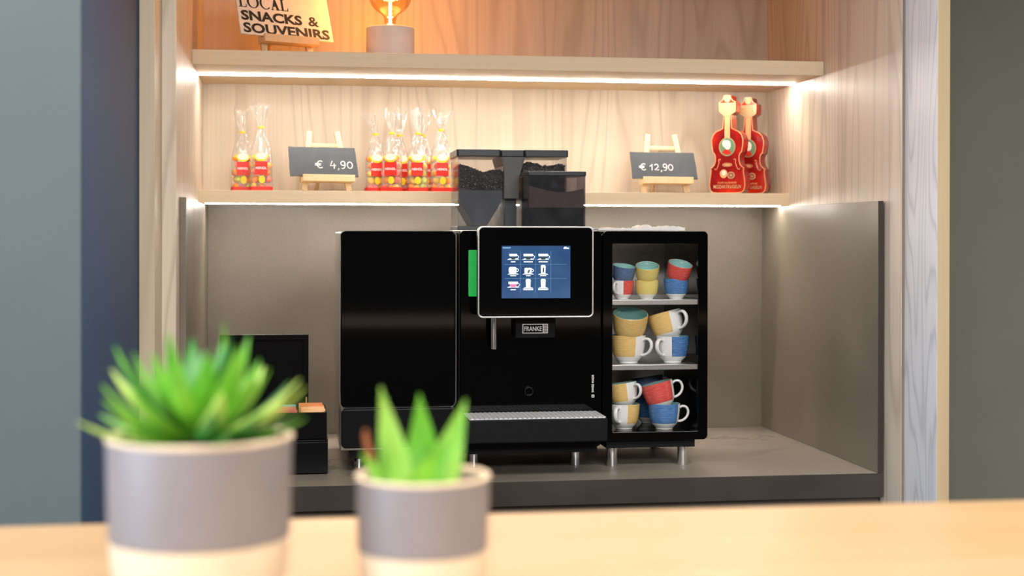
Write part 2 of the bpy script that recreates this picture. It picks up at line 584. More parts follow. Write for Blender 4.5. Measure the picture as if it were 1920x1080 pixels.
def tube(path, rad, seg=8, bm=None, closed=False, cap=True):
    bm = bm or bmesh.new()
    P = [Vector(p) for p in path]
    n = len(P)
    rad = rad if isinstance(rad, (list, tuple)) else [rad] * n
    prev = None
    rings = []
    for i in range(n):
        t = (P[(i + 1) % n] - P[i - 1]) if closed else (P[min(i + 1, n - 1)] - P[max(i - 1, 0)])
        t.normalize()
        if prev is None:
            u = t.orthogonal().normalized()
        else:
            u = (prev - t * prev.dot(t))
            u = u.normalized() if u.length > 1e-6 else t.orthogonal().normalized()
        prev = u
        v = t.cross(u)
        rings.append([bm.verts.new(P[i] + (u * math.cos(2 * PI * k / seg) + v * math.sin(2 * PI * k / seg)) * rad[i]) for k in range(seg)])
    for i in range(n if closed else n - 1):
        a, c = rings[i], rings[(i + 1) % n]
        for k in range(seg):
            bm.faces.new((a[k], a[(k + 1) % seg], c[(k + 1) % seg], c[k]))
    if cap and not closed:
        bm.faces.new(rings[0][::-1])
        bm.faces.new(rings[-1])
    return bm


def ellipse(cx, cz, a, b, n=24):
    return [(cx + a * math.cos(2 * PI * k / n), cz + b * math.sin(2 * PI * k / n)) for k in range(n)]


def text_bm(s, height, thick=0.0006, bold=0.0, width=None):
    """lettering standing in the xz plane, centred on the origin, facing -y"""
    cu = bpy.data.curves.new('lettering', 'FONT')
    cu.body = s
    cu.size = 1
    cu.offset = bold
    cu.resolution_u = 3
    cu.extrude = 0.01
    o = bpy.data.objects.new('lettering', cu)
    col.objects.link(o)
    me = bpy.data.meshes.new_from_object(o)
    bpy.data.objects.remove(o)
    bm = bmesh.new()
    bm.from_mesh(me)
    bpy.data.meshes.remove(me)
    xs = [v.co.x for v in bm.verts]
    ys = [v.co.y for v in bm.verts]
    sy = height / (max(ys) - min(ys))
    sx = width / (max(xs) - min(xs)) if width else sy
    mx, my = (max(xs) + min(xs)) / 2, (max(ys) + min(ys)) / 2
    for v in bm.verts:
        v.co = Vector(((v.co.x - mx) * sx, -v.co.z * thick * 50, (v.co.y - my) * sy))
    return bm


def move(bm, x=0, y=0, z=0):
    bmesh.ops.translate(bm, verts=bm.verts, vec=(x, y, z))
    return bm


def strokes_bm(strokes, r, sx=1, sz=1, y=0):
    bm = bmesh.new()
    for st in strokes:
        tube([(a * sx, y, c * sz) for a, c in st], r, 6, bm)
    return bm


def arc(cx, cz, a, b, t0, t1, n=12):
    return [(cx + a * math.cos(R(t0 + (t1 - t0) * k / n)), cz + b * math.sin(R(t0 + (t1 - t0) * k / n))) for k in range(n + 1)]


def struct(name, bm, mt, label=None):
    o = obj(name, bm, mt)
    o['kind'] = 'structure'
    if label: o['label'] = label
    return o


# ------------------------------------------------------------------ the setting
struct('floor', B((-4, 5, -7.5, 1.2, FLOOR - 0.05, FLOOR)), 'room_floor', 'brown floor of the room')
struct('ceiling', B((-4, 5, -7.5, 1.2, CEIL, CEIL + 0.05)), 'room_ceiling', 'grey ceiling of the room')
struct('wall_rear', B((-4, 5, -7.55, -7.5, FLOOR, CEIL)), 'room_wall', 'dark wall behind the viewer')
struct('wall_room_right', B((4.95, 5.0, -7.5, 0.0, FLOOR, CEIL)), 'room_wall', 'dark right wall of the room')
struct('wall_room_left', B((-4.05, -4.0, -7.5, -1.2, FLOOR, CEIL)), 'room_wall', 'dark left wall of the room')
struct('wall_left', B((-0.6, -0.084, -1.185, 0.10, FLOOR, CEIL)), 'wall_blue', 'slate blue wall returning towards the niche')
struct('wall_front_left', B((-4.0, -0.0855, -1.20, -1.186, FLOOR, CEIL)), 'wall_grey', 'grey green wall face at the far left')
struct('wall_right', B((1.8225, 5.0, 0.0, 0.05, FLOOR, CEIL)), 'wall_olive', 'olive grey wall to the right of the niche')
struct('wall_niche_back', B((-0.05, 1.82, 0.978, 1.0, FLOOR, 1.75)), 'wood', 'pale larch back wall of the niche')
struct('wall_niche_left', B((-0.0484, -0.0153, -0.112, 0.978, FLOOR, 1.75), bev=0.001), 'wood_side', 'pale larch left side of the niche')
struct('wall_niche_right', B((1.7808, 1.7818, -0.102, 0.978, FLOOR, 1.75)), 'wood_side', 'pale larch right side of the niche')
struct('ceiling_niche', B((-0.05, 1.82, -0.11, 1.0, 1.75, 1.77)), 'wood', 'larch top of the niche')
struct('light_block_board', B((-0.0484, 1.7904, -0.14, -0.115, 1.56, CEIL)), 'frame', 'ash header board above the niche opening')  # added out of view to keep ceiling light off the upper back wall
struct('trim_1', B((-0.0825, -0.0485, -0.29, 0.10, FLOOR, CEIL), bev=0.001), 'frame', 'pale ash frame post left of the niche')
tr2 = struct('trim_2', B((1.7905, 1.8225, -0.29, 0.10, FLOOR, CEIL), bev=0.001), ['ash', 'frame_edge'], 'ash frame post right of the niche')
for p in tr2.data.polygons:
    if p.normal.y < -0.5:
        p.material_index = 1
struct('trim_3', B((1.7819, 1.7904, -0.099, 0.1, FLOOR, 1.75)), 'gap', 'dark shadow gap beside the right frame post')

# shelves
tag(obj('shelf', B((-0.0153, 1.7808, 0.46, 0.978, 1.0826, 1.1235), bev=0.0008), 'shelf'), 'upper pale oak shelf carrying the lamp and the snack sign', 'shelf', 'oak shelves in the niche')
tag(obj('shelf', B((-0.0153, 1.7808, 0.759, 0.978, 0.7113, 0.749), bev=0.0008), 'shelf'), 'lower pale oak shelf carrying sweets and price slates', 'shelf', 'oak shelves in the niche')
tag(obj('led_strip', B((-0.0145, 1.78, 0.70, 0.712, 1.0796, 1.0826)), 'led'), 'glowing white light strip under the upper oak shelf', 'light strip', 'light strips')
tag(obj('led_strip', B((0.002, 1.758, 0.775, 0.785, 0.7085, 0.7113)), 'led2'), 'glowing white light strip under the lower oak shelf', 'light strip', 'light strips')

# counter and splash panels
ct = thing('countertop', 'grey brown stone countertop under the coffee machine', 'countertop', (0.88, 0.5, -0.0621))
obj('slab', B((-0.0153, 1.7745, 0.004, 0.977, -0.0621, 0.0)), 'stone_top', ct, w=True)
obj('front_edge', B((-0.0153, 1.7745, 0.0, 0.0039, -0.0621, -0.0004), bev=0.0006), 'stone_edge', ct, w=True, label='dark stone front edge')
tag(obj('base_cabinet', B((-0.015, 1.7745, 0.03, 0.977, FLOOR + 0.0005, -0.0625)), 'cabinet'), 'dark base cabinet below the stone countertop', 'cabinet')
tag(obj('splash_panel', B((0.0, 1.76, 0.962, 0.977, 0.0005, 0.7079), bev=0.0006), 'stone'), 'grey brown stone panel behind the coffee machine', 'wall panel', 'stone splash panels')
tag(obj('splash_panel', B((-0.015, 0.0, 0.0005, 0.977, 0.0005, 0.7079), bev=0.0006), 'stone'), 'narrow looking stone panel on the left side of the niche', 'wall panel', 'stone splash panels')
rp = obj('splash_panel', B((1.7602, 1.7745, 0.0005, 0.977, 0.0005, 0.7079), bev=0.0006), ['stone', 'stone_edge'])
for p in rp.data.polygons:
    if p.normal.y < -0.9:
        p.material_index = 1
tag(rp, 'wide stone panel with dark front edge on the right side', 'wall panel', 'stone splash panels')

# ------------------------------------------------------------------ bar table in the foreground
TZ = 0.262
tb = thing('bar_table', 'warm oak bar table in the foreground carrying two potted plants', 'table', (0.6, -2.2, FLOOR))
obj('table_top', B((-1.6, 2.8, -2.65, -1.8185, TZ - 0.045, TZ), bev=0.002), 'table', tb, w=True)
for lx in (-1.5, 2.7):
    for ly in (-2.57, -1.9):
        obj('leg', B((lx - 0.03, lx + 0.03, ly - 0.03, ly + 0.03, FLOOR, TZ - 0.045), bev=0.002), 'satin_black', tb, w=True)


# ------------------------------------------------------------------ milk fridge
fr_ = thing('milk_fridge', 'glossy black milk fridge left of the coffee machine', 'fridge', (0.53, 0.40, 0.0))
bm = B((0.3775, 0.675, 0.192, 0.66, 0.058, 0.626), bev=0.004)
obj('body', bm, 'steel', fr_, w=True, label='steel grey fridge casing')
obj('door', bev_all(prism(rrect(0.3785, 0.6755, 0.1716, 0.6275, 0.014), 0.17, 0.191), 0.003), 'gloss_black', fr_, w=True)
obj('door_edge', ring_prism(rrect(0.3760, 0.6780, 0.1706, 0.6290, 0.016), rrect(0.3775, 0.6765, 0.1712, 0.6279, 0.0146), 0.173, 0.192), 'trim_grey', fr_, w=True, label='thin silver edge around the door')
obj('lower_panel', bev_all(prism(rrect(0.3800, 0.6765, 0.0665, 0.1675, 0.012), 0.17, 0.191), 0.003), 'satin_black', fr_, w=True)
obj('plinth', B((0.405, 0.66, 0.20, 0.64, 0.035, 0.0575)), 'matte_black', fr_, w=True)
for fx in (0.43, 0.635):
    for fy in (0.275, 0.60):
        obj('foot', lathe([(0, 0), (0.012, 0), (0.0125, 0.003), (0.0125, 0.0345), (0, 0.0345)], 20, center=(fx, fy, 0.0002)), 'chrome', fr_, w=True)

# ------------------------------------------------------------------ coffee machine
cm = thing('coffee_machine', 'black bean to cup coffee machine with blue touchscreen', 'coffee machine', (0.875, 0.40, 0.0))
obj('body', B((0.689, 1.0615, 0.192, 0.64, 0.055, 0.626), bev=0.004), 'matte_black', cm, w=True)
obj('deck', B((0.690, 1.060, 0.20, 0.635, 0.6262, 0.6305), bev=0.001), 'steel', cm, w=True, label='steel top deck')
obj('front_panel', bev_all(prism(rrect(0.6880, 1.0625, 0.0600, 0.6290, 0.010), 0.17, 0.191), 0.002), 'gloss_black', cm, w=True)
obj('side_trim', B((0.6845, 0.6868, 0.175, 0.60, 0.10, 0.624)), 'satin_black', cm, w=True)
# touchscreen
ts = obj('touchscreen', bev_all(prism(rrect(0.7225, 1.0205, 0.4070, 0.6390, 0.012), 0.078, 0.108), 0.003), 'satin_black', cm, w=True, label='black touchscreen panel with silver rim')
obj('silver_rim', bev_all(ring_prism(rrect(0.7215, 1.0215, 0.4060, 0.6400, 0.013), rrect(0.7255, 1.0175, 0.4100, 0.6360, 0.010), 0.070, 0.092), 0.0012), 'silver', ts).location = -Vector((0.875, 0.40, 0))
obj('glass_front', prism(rrect(0.7255, 1.0175, 0.4100, 0.6360, 0.010), 0.0725, 0.0779), 'gloss_black', ts).location = -Vector((0.875, 0.40, 0))
OFF = -Vector((0.875, 0.40, 0))
DX0, DX1, DZ0, DZ1 = 0.7828, 0.9608, 0.4562, 0.5902
dsp = obj('display', prism([(DX0, DZ0), (DX1, DZ0), (DX1, DZ1), (DX0, DZ1)], 0.0716, 0.0724), 'display', ts)
dsp.location = OFF


def icon_bm(kind, cx, cz):
    w, d = bmesh.new(), bmesh.new()
    y0, y1 = 0.0709, 0.0715
    if kind in ('cup', 'cup2', 'tea'):
        s = {'cup': 0.010, 'cup2': 0.0125, 'tea': 0.0125}[kind]
        prism([(cx - s, cz + 0.012), (cx + s, cz + 0.012), (cx + s * 0.95, cz + 0.006), (cx - s * 0.95, cz + 0.006)], y0, y1, bm=w)
        prism([(cx - 0.016, cz - 0.003), (cx + 0.016, cz - 0.003), (cx + 0.009, cz + 0.0005), (cx - 0.009, cz + 0.0005)], y0, y1, bm=w)
        tube([(cx + s + a, y1, cz + 0.004 + c) for a, c in arc(-0.001, 0, 0.005, 0.004, -80, 80, 6)], 0.0007, 5, w)
        prism([(cx - s * 0.8, cz + 0.0055), (cx + s * 0.8, cz + 0.0055), (cx + s * 0.4, cz - 0.0025), (cx - s * 0.4, cz - 0.0025)], y0 - 0.0003, y0, bm=d)
    elif kind == 'mug':
        prism(rrect(cx - 0.0115, cx + 0.0085, cz - 0.002, cz + 0.014, 0.004, 3), y0, y1, bm=w)
        tube([(cx + 0.0085 + a, y1, cz + 0.006 + c) for a, c in arc(0, 0, 0.005, 0.004, -85, 85, 6)], 0.0009, 5, w)
        prism([(cx - 0.015, cz - 0.005), (cx + 0.015, cz - 0.005), (cx + 0.011, cz - 0.0025), (cx - 0.011, cz - 0.0025)], y0, y1, bm=w)
    elif kind == 'mug_dark':
        prism(rrect(cx - 0.0095, cx + 0.0085, cz - 0.002, cz + 0.012, 0.002, 3), y0, y1, bm=w)
        tube([(cx + 0.0085 + a, y1, cz + 0.005 + c) for a, c in arc(0, 0, 0.005, 0.004, -85, 85, 6)], 0.0009, 5, w)
        prism([(cx - 0.015, cz - 0.005), (cx + 0.015, cz - 0.005), (cx + 0.011, cz - 0.0025), (cx - 0.011, cz - 0.0025)], y0, y1, bm=w)
        prism([(cx - 0.003, cz - 0.001), (cx + 0.002, cz - 0.001), (cx + 0.005, cz + 0.007), (cx + 0.001, cz + 0.007)], y0 - 0.0003, y0, bm=d)
    elif kind in ('glass', 'glass_dark'):
        prism([(cx - 0.0055, cz - 0.003), (cx + 0.0055, cz - 0.003), (cx + 0.0065, cz + 0.016), (cx + 0.004, cz + 0.019), (cx - 0.004, cz + 0.019), (cx - 0.0065, cz + 0.016)], y0, y1, bm=w)
        prism([(cx - 0.014, cz - 0.0055), (cx + 0.014, cz - 0.0055), (cx + 0.009, cz - 0.003), (cx - 0.009, cz - 0.003)], y0, y1, bm=w)
        if kind == 'glass_dark':
            prism([(cx - 0.0015, cz), (cx + 0.002, cz), (cx + 0.0025, cz + 0.012), (cx - 0.001, cz + 0.012)], y0 - 0.0003, y0, bm=d)
    cap = {'cup': 0.006, 'cup2': 0.012, 'tea': 0.007, 'mug': 0.008, 'mug_dark': 0.006, 'glass': 0.013, 'glass_dark': 0.008}[kind]
    prism(rrect(cx - cap, cx + cap, cz - 0.0095, cz - 0.0072, 0.001, 2), y0, y1, bm=w)
    return w, d


grid = [('cup', 'cup2', 'cup2'), ('mug', 'mug_dark', 'glass_dark'), ('tea', 'glass', 'glass')]
for rI in range(3):
    for cI in range(3):
        kd = grid[rI][cI]
        cx = 0.8125 + cI * 0.0388
        cz = 0.5575 - rI * 0.0355
        wb, db = icon_bm(kd, cx, cz)
        ic = obj('menu_icon', wb, 'icon', ts)
        ic.location = OFF
        if len(db.verts):
            o = obj('menu_icon_fill', db, 'icon_pink' if kd == 'tea' else 'icon_dark', ts)
            o.location = OFF
bm = bmesh.new()
for k in range(1, 4):
    x = 0.7932 + k * 0.0388
    B((x - 0.0003, x + 0.0003, 0.0712, 0.0716, 0.470, 0.576), bm=bm)
for z in (0.5425, 0.5065):
    B((0.790, 0.951, 0.0712, 0.0716, z - 0.0003, z + 0.0003), bm=bm)
obj('menu_grid', bm, 'icon_dim', ts).location = OFF
obj('status_mark', B((0.943, 0.957, 0.0712, 0.0716, 0.5825, 0.5855), (0.945, 0.951, 0.0712, 0.0716, 0.5857, 0.5875)), 'icon', ts).location = OFF
obj('status_mark', B((0.785, 0.806, 0.0712, 0.0716, 0.583, 0.587)), 'icon_dim', ts).location = OFF
obj('screen_arm', B((0.78, 0.96, 0.108, 0.17, 0.43, 0.60), bev=0.004), 'satin_black', cm, w=True)
obj('green_light', bev_all(prism(rrect(0.7090, 0.7330, 0.4575, 0.5785, 0.003, 3), 0.1640, 0.1698), 0.001), 'green', cm, w=True, label='green indicator light bar')
# dispenser
obj('milk_spout', lathe([(0, 0), (0.0072, 0), (0.0085, 0.003), (0.0085, 0.095), (0, 0.095)], 20, center=(0.7695, 0.125, 0.3226)), 'chrome', cm, w=True, label='chrome steam wand')
dh = obj('dispenser_head', bev_all(prism(rrect(0.8270, 0.9330, 0.3500, 0.4200, 0.006, 4), 0.13, 0.1695), 0.002), 'satin_black', cm, w=True)
bg = obj('badge', prism(rrect(0.8455, 0.9125, 0.3625, 0.3870, 0.001, 2), 0.1285, 0.1299), 'silver', dh)
bg.location = OFF
bgf = obj('badge_field', prism([(0.8478, 0.3645), (0.8985, 0.3645), (0.8985, 0.3850), (0.8478, 0.3850)], 0.1279, 0.1284), 'lacquer_black', dh)
bgf.location = OFF
tx = obj('badge_lettering', move(text_bm('FRANKE', 0.0120, 0.0003, 0.02, 0.046), 0.8732, 0.1276, 0.3747), 'white_print', dh)
tx.location = OFF
tx = obj('badge_mark', B(*[(0.9015, 0.9105, 0.1279, 0.1284, 0.3655 + k * 0.0042, 0.3675 + k * 0.0042) for k in range(5)]), 'lacquer_black', dh)
tx.location = OFF
t = text_bm('SWISS MADE', 0.0062, 0.0003, 0.02, 0.046)
bmesh.ops.rotate(t, verts=t.verts, cent=(0, 0, 0), matrix=Matrix.Rotation(R(-90), 3, 'Y'))
obj('swiss_lettering', move(t, 1.0400, 0.1694, 0.226), 'white_print', cm, w=True)
obj('swiss_mark', B((1.0368, 1.0440, 0.1692, 0.1697, 0.1895, 0.1967)), 'white_print', cm, w=True)
obj('swiss_cross', B((1.0396, 1.0412, 0.1688, 0.1691, 0.1908, 0.1954), (1.0381, 1.0427, 0.1688, 0.1691, 0.1923, 0.1939)), 'lacquer_black', cm, w=True)
# round nozzle low on the front
obj('drain_nozzle', bev_all(ring_prism(ellipse(0.868, 0.208, 0.0125, 0.0125), ellipse(0.868, 0.208, 0.0085, 0.0085), 0.160, 0.1695), 0.001), 'satin_black', cm, w=True)
# drip tray
dt = obj('drip_tray', bev_all(prism([(0.690, 0.0945), (1.047, 0.0945), (1.047, 0.1530), (0.690, 0.1530)], 0.013, 0.1698), 0.003), 'matte_black', cm, w=True)
bm = B((0.6950, 1.0420, 0.020, 0.165, 0.1531, 0.1540))
gr = obj('grille_plate', bm, 'grille', dt)
gr.location = OFF
k = 0
for gx in range(29):
    x = 0.699 + gx * 0.0121
    s = obj('grille_bar', B((x, x + 0.0075, 0.026, 0.158, 0.1541, 0.1556)), 'grille', dt)
    s.location = OFF
obj('tray_support', B((0.700, 1.038, 0.10, 0.30, 0.0555, 0.0943), bev=0.002), 'matte_black', cm, w=True)
obj('plinth', B((0.70, 1.05, 0.22, 0.62, 0.040, 0.0548)), 'matte_black', cm, w=True)
for fx in (0.733, 1.0075):
    for fy in (0.245, 0.59):
        obj('foot', lathe([(0, 0), (0.013, 0), (0.0135, 0.003), (0.0135, 0.0398), (0, 0.0398)], 20, center=(fx, fy, 0.0002)), 'chrome', cm, w=True)

# bean hopper
HX0, HX1, HY0, HY1, HZ0, HZ1 = 0.7075, 1.0185, 0.42, 0.60, 0.6306, 0.857
hp = obj('bean_hopper', B((HX0, HX1, HY0, HY1, HZ0, HZ0 + 0.012), bev=0.002), 'lid', cm, w=True, label='twin clear bean hopper')


def shell(x0, x1, y0, y1, z0, z1, t=0.0025, bm=None):
    """open-topped thin walled box"""
    return B((x0, x1, y0, y0 + t, z0, z1), (x0, x1, y1 - t, y1, z0, z1), (x0, x0 + t, y0 + t, y1 - t, z0, z1), (x1 - t, x1, y0 + t, y1 - t, z0, z1), bm=bm)


def sub(name, bm, mt, p=hp, off=OFF, label=None):
    o = obj(name, bm, mt, p)
    o.location = off
    if label: o['label'] = label
    return o


sub('clear_bin', shell(HX0 + 0.002, 0.8385, HY0, HY1, 0.643, 0.836), 'clear', label='clear left bin')
sub('clear_bin', shell(0.8890, HX1 - 0.002, HY0, HY1, 0.643, 0.836), 'clear', label='clear right bin')
sub('lid', bev_all(prism(rrect(HX0 - 0.002, 0.8300, HY0 - 0.003, HY1 + 0.002, 0.006, 3), 0.8362, 0.8560, 'Z'), 0.002), 'lid')
sub('lid', bev_all(prism(rrect(0.8950, HX1 + 0.002, HY0 - 0.003, HY1 + 0.002, 0.006, 3), 0.8362, 0.8560, 'Z'), 0.002), 'lid')
sub('lid', B((0.8310, 0.8940, HY0 - 0.002, HY1 + 0.001, 0.8362, 0.8550), bev=0.002), 'lid')
sub('centre_funnel', prism([(0.8290, 0.836), (0.8990, 0.836), (0.8870, 0.800), (0.8800, 0.770), (0.8800, 0.720), (0.8390, 0.720), (0.8390, 0.800)], HY0 + 0.001, HY1 - 0.003), 'hopper_grey', label='grey funnel between the bins')
sub('centre_column', B((0.845, 0.878, 0.45, 0.58, 0.643, 0.7195)), 'funnel')
# sloping funnels under the beans
for (x0, x1) in ((0.7130, 0.8350), (0.8930, 1.0130)):
    mx = (x0 + x1) / 2
    sub('bin_funnel', prism([(x0, 0.742), (x1, 0.742), (x1, 0.715), (mx + 0.018, 0.644), (mx - 0.018, 0.644), (x0, 0.715)], HY0 + 0.012, HY1 - 0.008), 'funnel', label='dark funnel under the beans')
# beans
rnd = random.Random(5)


def beans(x0, x1, top, bm):
    me_rings = 5
    for i in range(640):
        fx = rnd.random()
        x = x0 + 0.006 + fx * (x1 - x0 - 0.012)
        zt = top(fx)
        if i < 470:
            y = HY0 + 0.0068 + rnd.random() * 0.005
            z = 0.7465 + rnd.random() * (zt - 0.7465)
        else:
            y = HY0 + 0.009 + rnd.random() * (HY1 - HY0 - 0.018)
            z = zt + rnd.uniform(-0.003, 0.003)
        M4 = Matrix.Translation((x, y, z)) @ Matrix.Rotation(rnd.uniform(0, 6.28), 4, 'Z') @ Matrix.Rotation(rnd.uniform(0, 6.28), 4, 'X') @ Matrix.Diagonal((0.0058, 0.0042, 0.0034, 1))
        bmesh.ops.create_icosphere(bm, subdivisions=1, radius=1, matrix=M4)
    n = 12
    pts = [(x0 + 0.003, 0.7425)] + [(x1 - 0.003, 0.7425)] + [(x0 + 0.003 + (1 - k / n) * (x1 - x0 - 0.006), top(1 - k / n) - 0.004) for k in range(n + 1)]
    prism(pts, HY0 + 0.0115, HY1 - 0.006, bm=bm)
    return bm


bo = sub('coffee_beans', beans(0.7105, 0.8375, lambda f: 0.812 - 0.020 * min(1, f * 1.6) + 0.006 * math.sin(f * 9) * f, bmesh.new()), 'bean', label='dark roasted beans')
bo['kind'] = 'stuff'
bo = sub('coffee_beans', beans(0.8910, 1.0155, lambda f: 0.816 + 0.004 * math.sin(f * 8) - 0.006 * f, bmesh.new()), 'bean', label='dark roasted beans')
bo['kind'] = 'stuff'
# powder container
KX0, KX1, KY0, KY1 = 0.8865, 1.0455, 0.30, 0.412
pc = obj('powder_container', shell(KX0, KX1, KY0, KY1, 0.6306, 0.7790), 'smoke', cm, w=True, label='smoked powder container')
sub('container_lid', bev_all(prism(rrect(KX0 - 0.0025, KX1 + 0.0025, KY0 - 0.0025, KY1 + 0.0025, 0.006, 3), 0.7791, 0.7915, 'Z'), 0.002), 'lid', pc)
sub('container_base', B((KX0 + 0.004, KX1 - 0.004, KY0 + 0.004, KY1 - 0.004, 0.6310, 0.6925)), 'satin_black', pc)
sub('cocoa_powder', prism([(KX0 + 0.004, 0.6928), (KX1 - 0.004, 0.6928), (KX1 - 0.004, 0.7440), (KX1 - 0.035, 0.7375), (KX1 - 0.075, 0.7340), (KX0 + 0.04, 0.7420), (KX0 + 0.004, 0.7520)], KY0 + 0.005, KY1 - 0.005), 'powder', pc, label='brown powder')
sub('mixing_axle', B((0.955, 0.975, 0.34, 0.37, 0.745, 0.772), bev=0.003), 'lid', pc)

# ------------------------------------------------------------------ cup warmer
cw = thing('cup_warmer', 'black cup warmer cabinet with open shelves of colourful cups', 'cup warmer', (1.21, 0.36, 0.0))
obj('front_frame', bev_all(ring_prism(rrect(1.0670, 1.3530, 0.0730, 0.6290, 0.012), rrect(1.0930, 1.3262, 0.0960, 0.5952, 0.002), 0.170, 0.192), 0.0015), 'gloss_black', cw, w=True)
obj('side_wall', B((1.0700, 1.0905, 0.1925, 0.56, 0.075, 0.627)), 'gloss_black', cw, w=True)
obj('side_wall', B((1.3290, 1.3500, 0.1925, 0.56, 0.075, 0.627)), 'gloss_black', cw, w=True)
obj('top_panel', B((1.0700, 1.3500, 0.1925, 0.56, 0.5965, 0.6268)), 'satin_black', cw, w=True)
obj('back_panel', B((1.0906, 1.3289, 0.545, 0.5599, 0.075, 0.5964)), 'steel', cw, w=True, label='brushed steel back panel')
obj('floor_panel', B((1.0906, 1.3289, 0.1925, 0.5449, 0.075, 0.0962)), 'gloss_black', cw, w=True)
for z in (0.4395, 0.2665):
    obj('shelf', B((1.0907, 1.3288, 0.178, 0.5448, z - 0.007, z + 0.007), bev=0.001), 'steel', cw, w=True, label='brushed steel shelf')
obj('plinth', B((1.0800, 1.3220, 0.185, 0.55, 0.052, 0.0725), bev=0.001), 'matte_black', cw, w=True)
for fx in (1.1015, 1.2960):
    for fy in (0.212, 0.52):
        obj('foot', lathe([(0, 0), (0.0135, 0), (0.0142, 0.003), (0.0142, 0.0518), (0, 0.0518)], 20, center=(fx, fy, 0.0002)), 'chrome', cw, w=True)

# folded white cloth on the warmer
bm = bmesh.new()
NX, NY = 46, 14
top, bot = [], []
for layer, arr in ((1, top), (0, bot)):
    for i in range(NX + 1):
        row = []
        for j in range(NY + 1):
            u, v = i / NX, j / NY
            x = 1.060 + 0.235 * u
            y = 0.195 + 0.13 * v + 0.006 * math.sin(u * 11)
            h = 0.0035 + 0.0045 * (u > 0.5) + 0.004 * abs(math.sin(u * 9 + 0.4)) * (0.6 + 0.4 * math.sin(v * 7)) + 0.006 * math.exp(-((u - 0.58) / 0.03) ** 2) + 0.003 * mnoise.noise((u * 14, v * 8, 1))
            z = 0.6305 + (max(h, 0.002) if layer else 0.0)
            row.append(bm.verts.new((x, y, z)))
        arr.append(row)
for i in range(NX):
    for j in range(NY):
        bm.faces.new((top[i][j], top[i + 1][j], top[i + 1][j + 1], top[i][j + 1]))
        bm.faces.new((bot[i][j], bot[i][j + 1], bot[i + 1][j + 1], bot[i + 1][j]))
for i in range(NX):
    bm.faces.new((top[i][0], bot[i][0], bot[i + 1][0], top[i + 1][0]))
    bm.faces.new((top[i][NY], top[i + 1][NY], bot[i + 1][NY], bot[i][NY]))
for j in range(NY):
    bm.faces.new((top[0][j], top[0][j + 1], bot[0][j + 1], bot[0][j]))
    bm.faces.new((top[NX][j], bot[NX][j], bot[NX][j + 1], top[NX][j + 1]))
tag(obj('folded_cloth', bm, 'cloth', sharp=80), 'crumpled white cloth lying on top of the cup warmer', 'cloth')

# ------------------------------------------------------------------ cups (unit cup: rim diameter 1, height 0.8)
outer = [(0.0, 0.0), (0.25, 0.0), (0.272, 0.008), (0.275, 0.04), (0.295, 0.065), (0.385, 0.15), (0.445, 0.27), (0.47, 0.42), (0.49, 0.58), (0.498, 0.72), (0.5, 0.79), (0.492, 0.80)]
inner = [(0.478, 0.795), (0.472, 0.72), (0.462, 0.58), (0.442, 0.42), (0.40, 0.28), (0.32, 0.17), (0.2, 0.11), (0.0, 0.10)]
prof = outer + inner
cup_body = {}
for k in ('yellow', 'lemon', 'blue', 'red', 'slate'):
    bm = lathe(prof, 36, mat_of=lambda i: 1 if i >= len(outer) else 0)
    cup_body[k] = to_mesh('cup_body', bm, ['cup_' + k, 'teal_glaze'])
hpath = [(0.47, 0, 0.66), (0.56, 0, 0.71), (0.68, 0, 0.69), (0.745, 0, 0.59), (0.74, 0, 0.46), (0.67, 0, 0.34), (0.55, 0, 0.26), (0.42, 0, 0.24)]
# smooth the handle path
hp2 = []
for i in range(len(hpath) - 1):
    p0, p1, p2, p3 = [Vector(hpath[max(0, min(len(hpath) - 1, i + d))]) for d in (-1, 0, 1, 2)]
    for s in range(4):
        t_ = s / 4
        hp2.append(0.5 * ((2 * p1) + (p2 - p0) * t_ + (2 * p0 - 5 * p1 + 4 * p2 - p3) * t_ ** 2 + (3 * p1 - p0 - 3 * p2 + p3) * t_ ** 3))
hp2.append(Vector(hpath[-1]))
bm = tube(hp2, 0.042, 10)
for v in bm.verts:
    v.co.y *= 1.55
cup_handle = to_mesh('cup_handle', bm, 'porcelain')


def cup(colour, x, y, z, dia, heading, label, tilt=(0, 0)):
    """heading: direction of the handle in degrees; tilt: lean about world x and y in degrees"""
    t = thing('cup', label, 'cup', (x, y, z), group='colourful cups in the cup warmer')
    t.rotation_euler = (Matrix.Rotation(R(tilt[1]), 3, 'Y') @ Matrix.Rotation(R(tilt[0]), 3, 'X') @ Matrix.Rotation(R(heading), 3, 'Z')).to_euler()
    t.scale = (dia, dia, dia)
    inst('cup_body', cup_body[colour], t)
    inst('handle', cup_handle, t)
    return t


S1, S2, S3 = 0.4467, 0.2737, 0.0964
cup('red', 1.1320, 0.227, S1, 0.062, 228, 'small red cup under a slate blue cup on the top shelf')
cup('slate', 1.1310, 0.225, S1 + 0.041, 0.062, 150, 'small slate blue cup tipped onto the red cup, top shelf', (12, 5))
cup('lemon', 1.1985, 0.222, S1, 0.064, 80, 'small yellow cup at the bottom of the middle stack, top shelf')
cup('lemon', 1.1985, 0.222, S1 + 0.042, 0.064, 80, 'small yellow cup with teal inside showing, stacked on another yellow cup', (20, -3))
cup('blue', 1.2800, 0.226, S1, 0.068, 70, 'small blue cup under a red cup on the top shelf')
cup('red', 1.2805, 0.226, S1 + 0.0445, 0.068, 70, 'small red cup with teal inside tipped onto the blue cup, top shelf', (20, 8))
cup('yellow', 1.1520, 0.240, S2, 0.094, -42, 'large yellow cup with handle at right front, left on the middle shelf')
cup('yellow', 1.1535, 0.240, S2 + 0.063, 0.095, 120, 'large yellow cup with teal inside showing, top left of the middle shelf', (19, -1))
cup('blue', 1.2740, 0.240, S2, 0.090, 218, 'large blue cup with handle at left, right on the middle shelf')
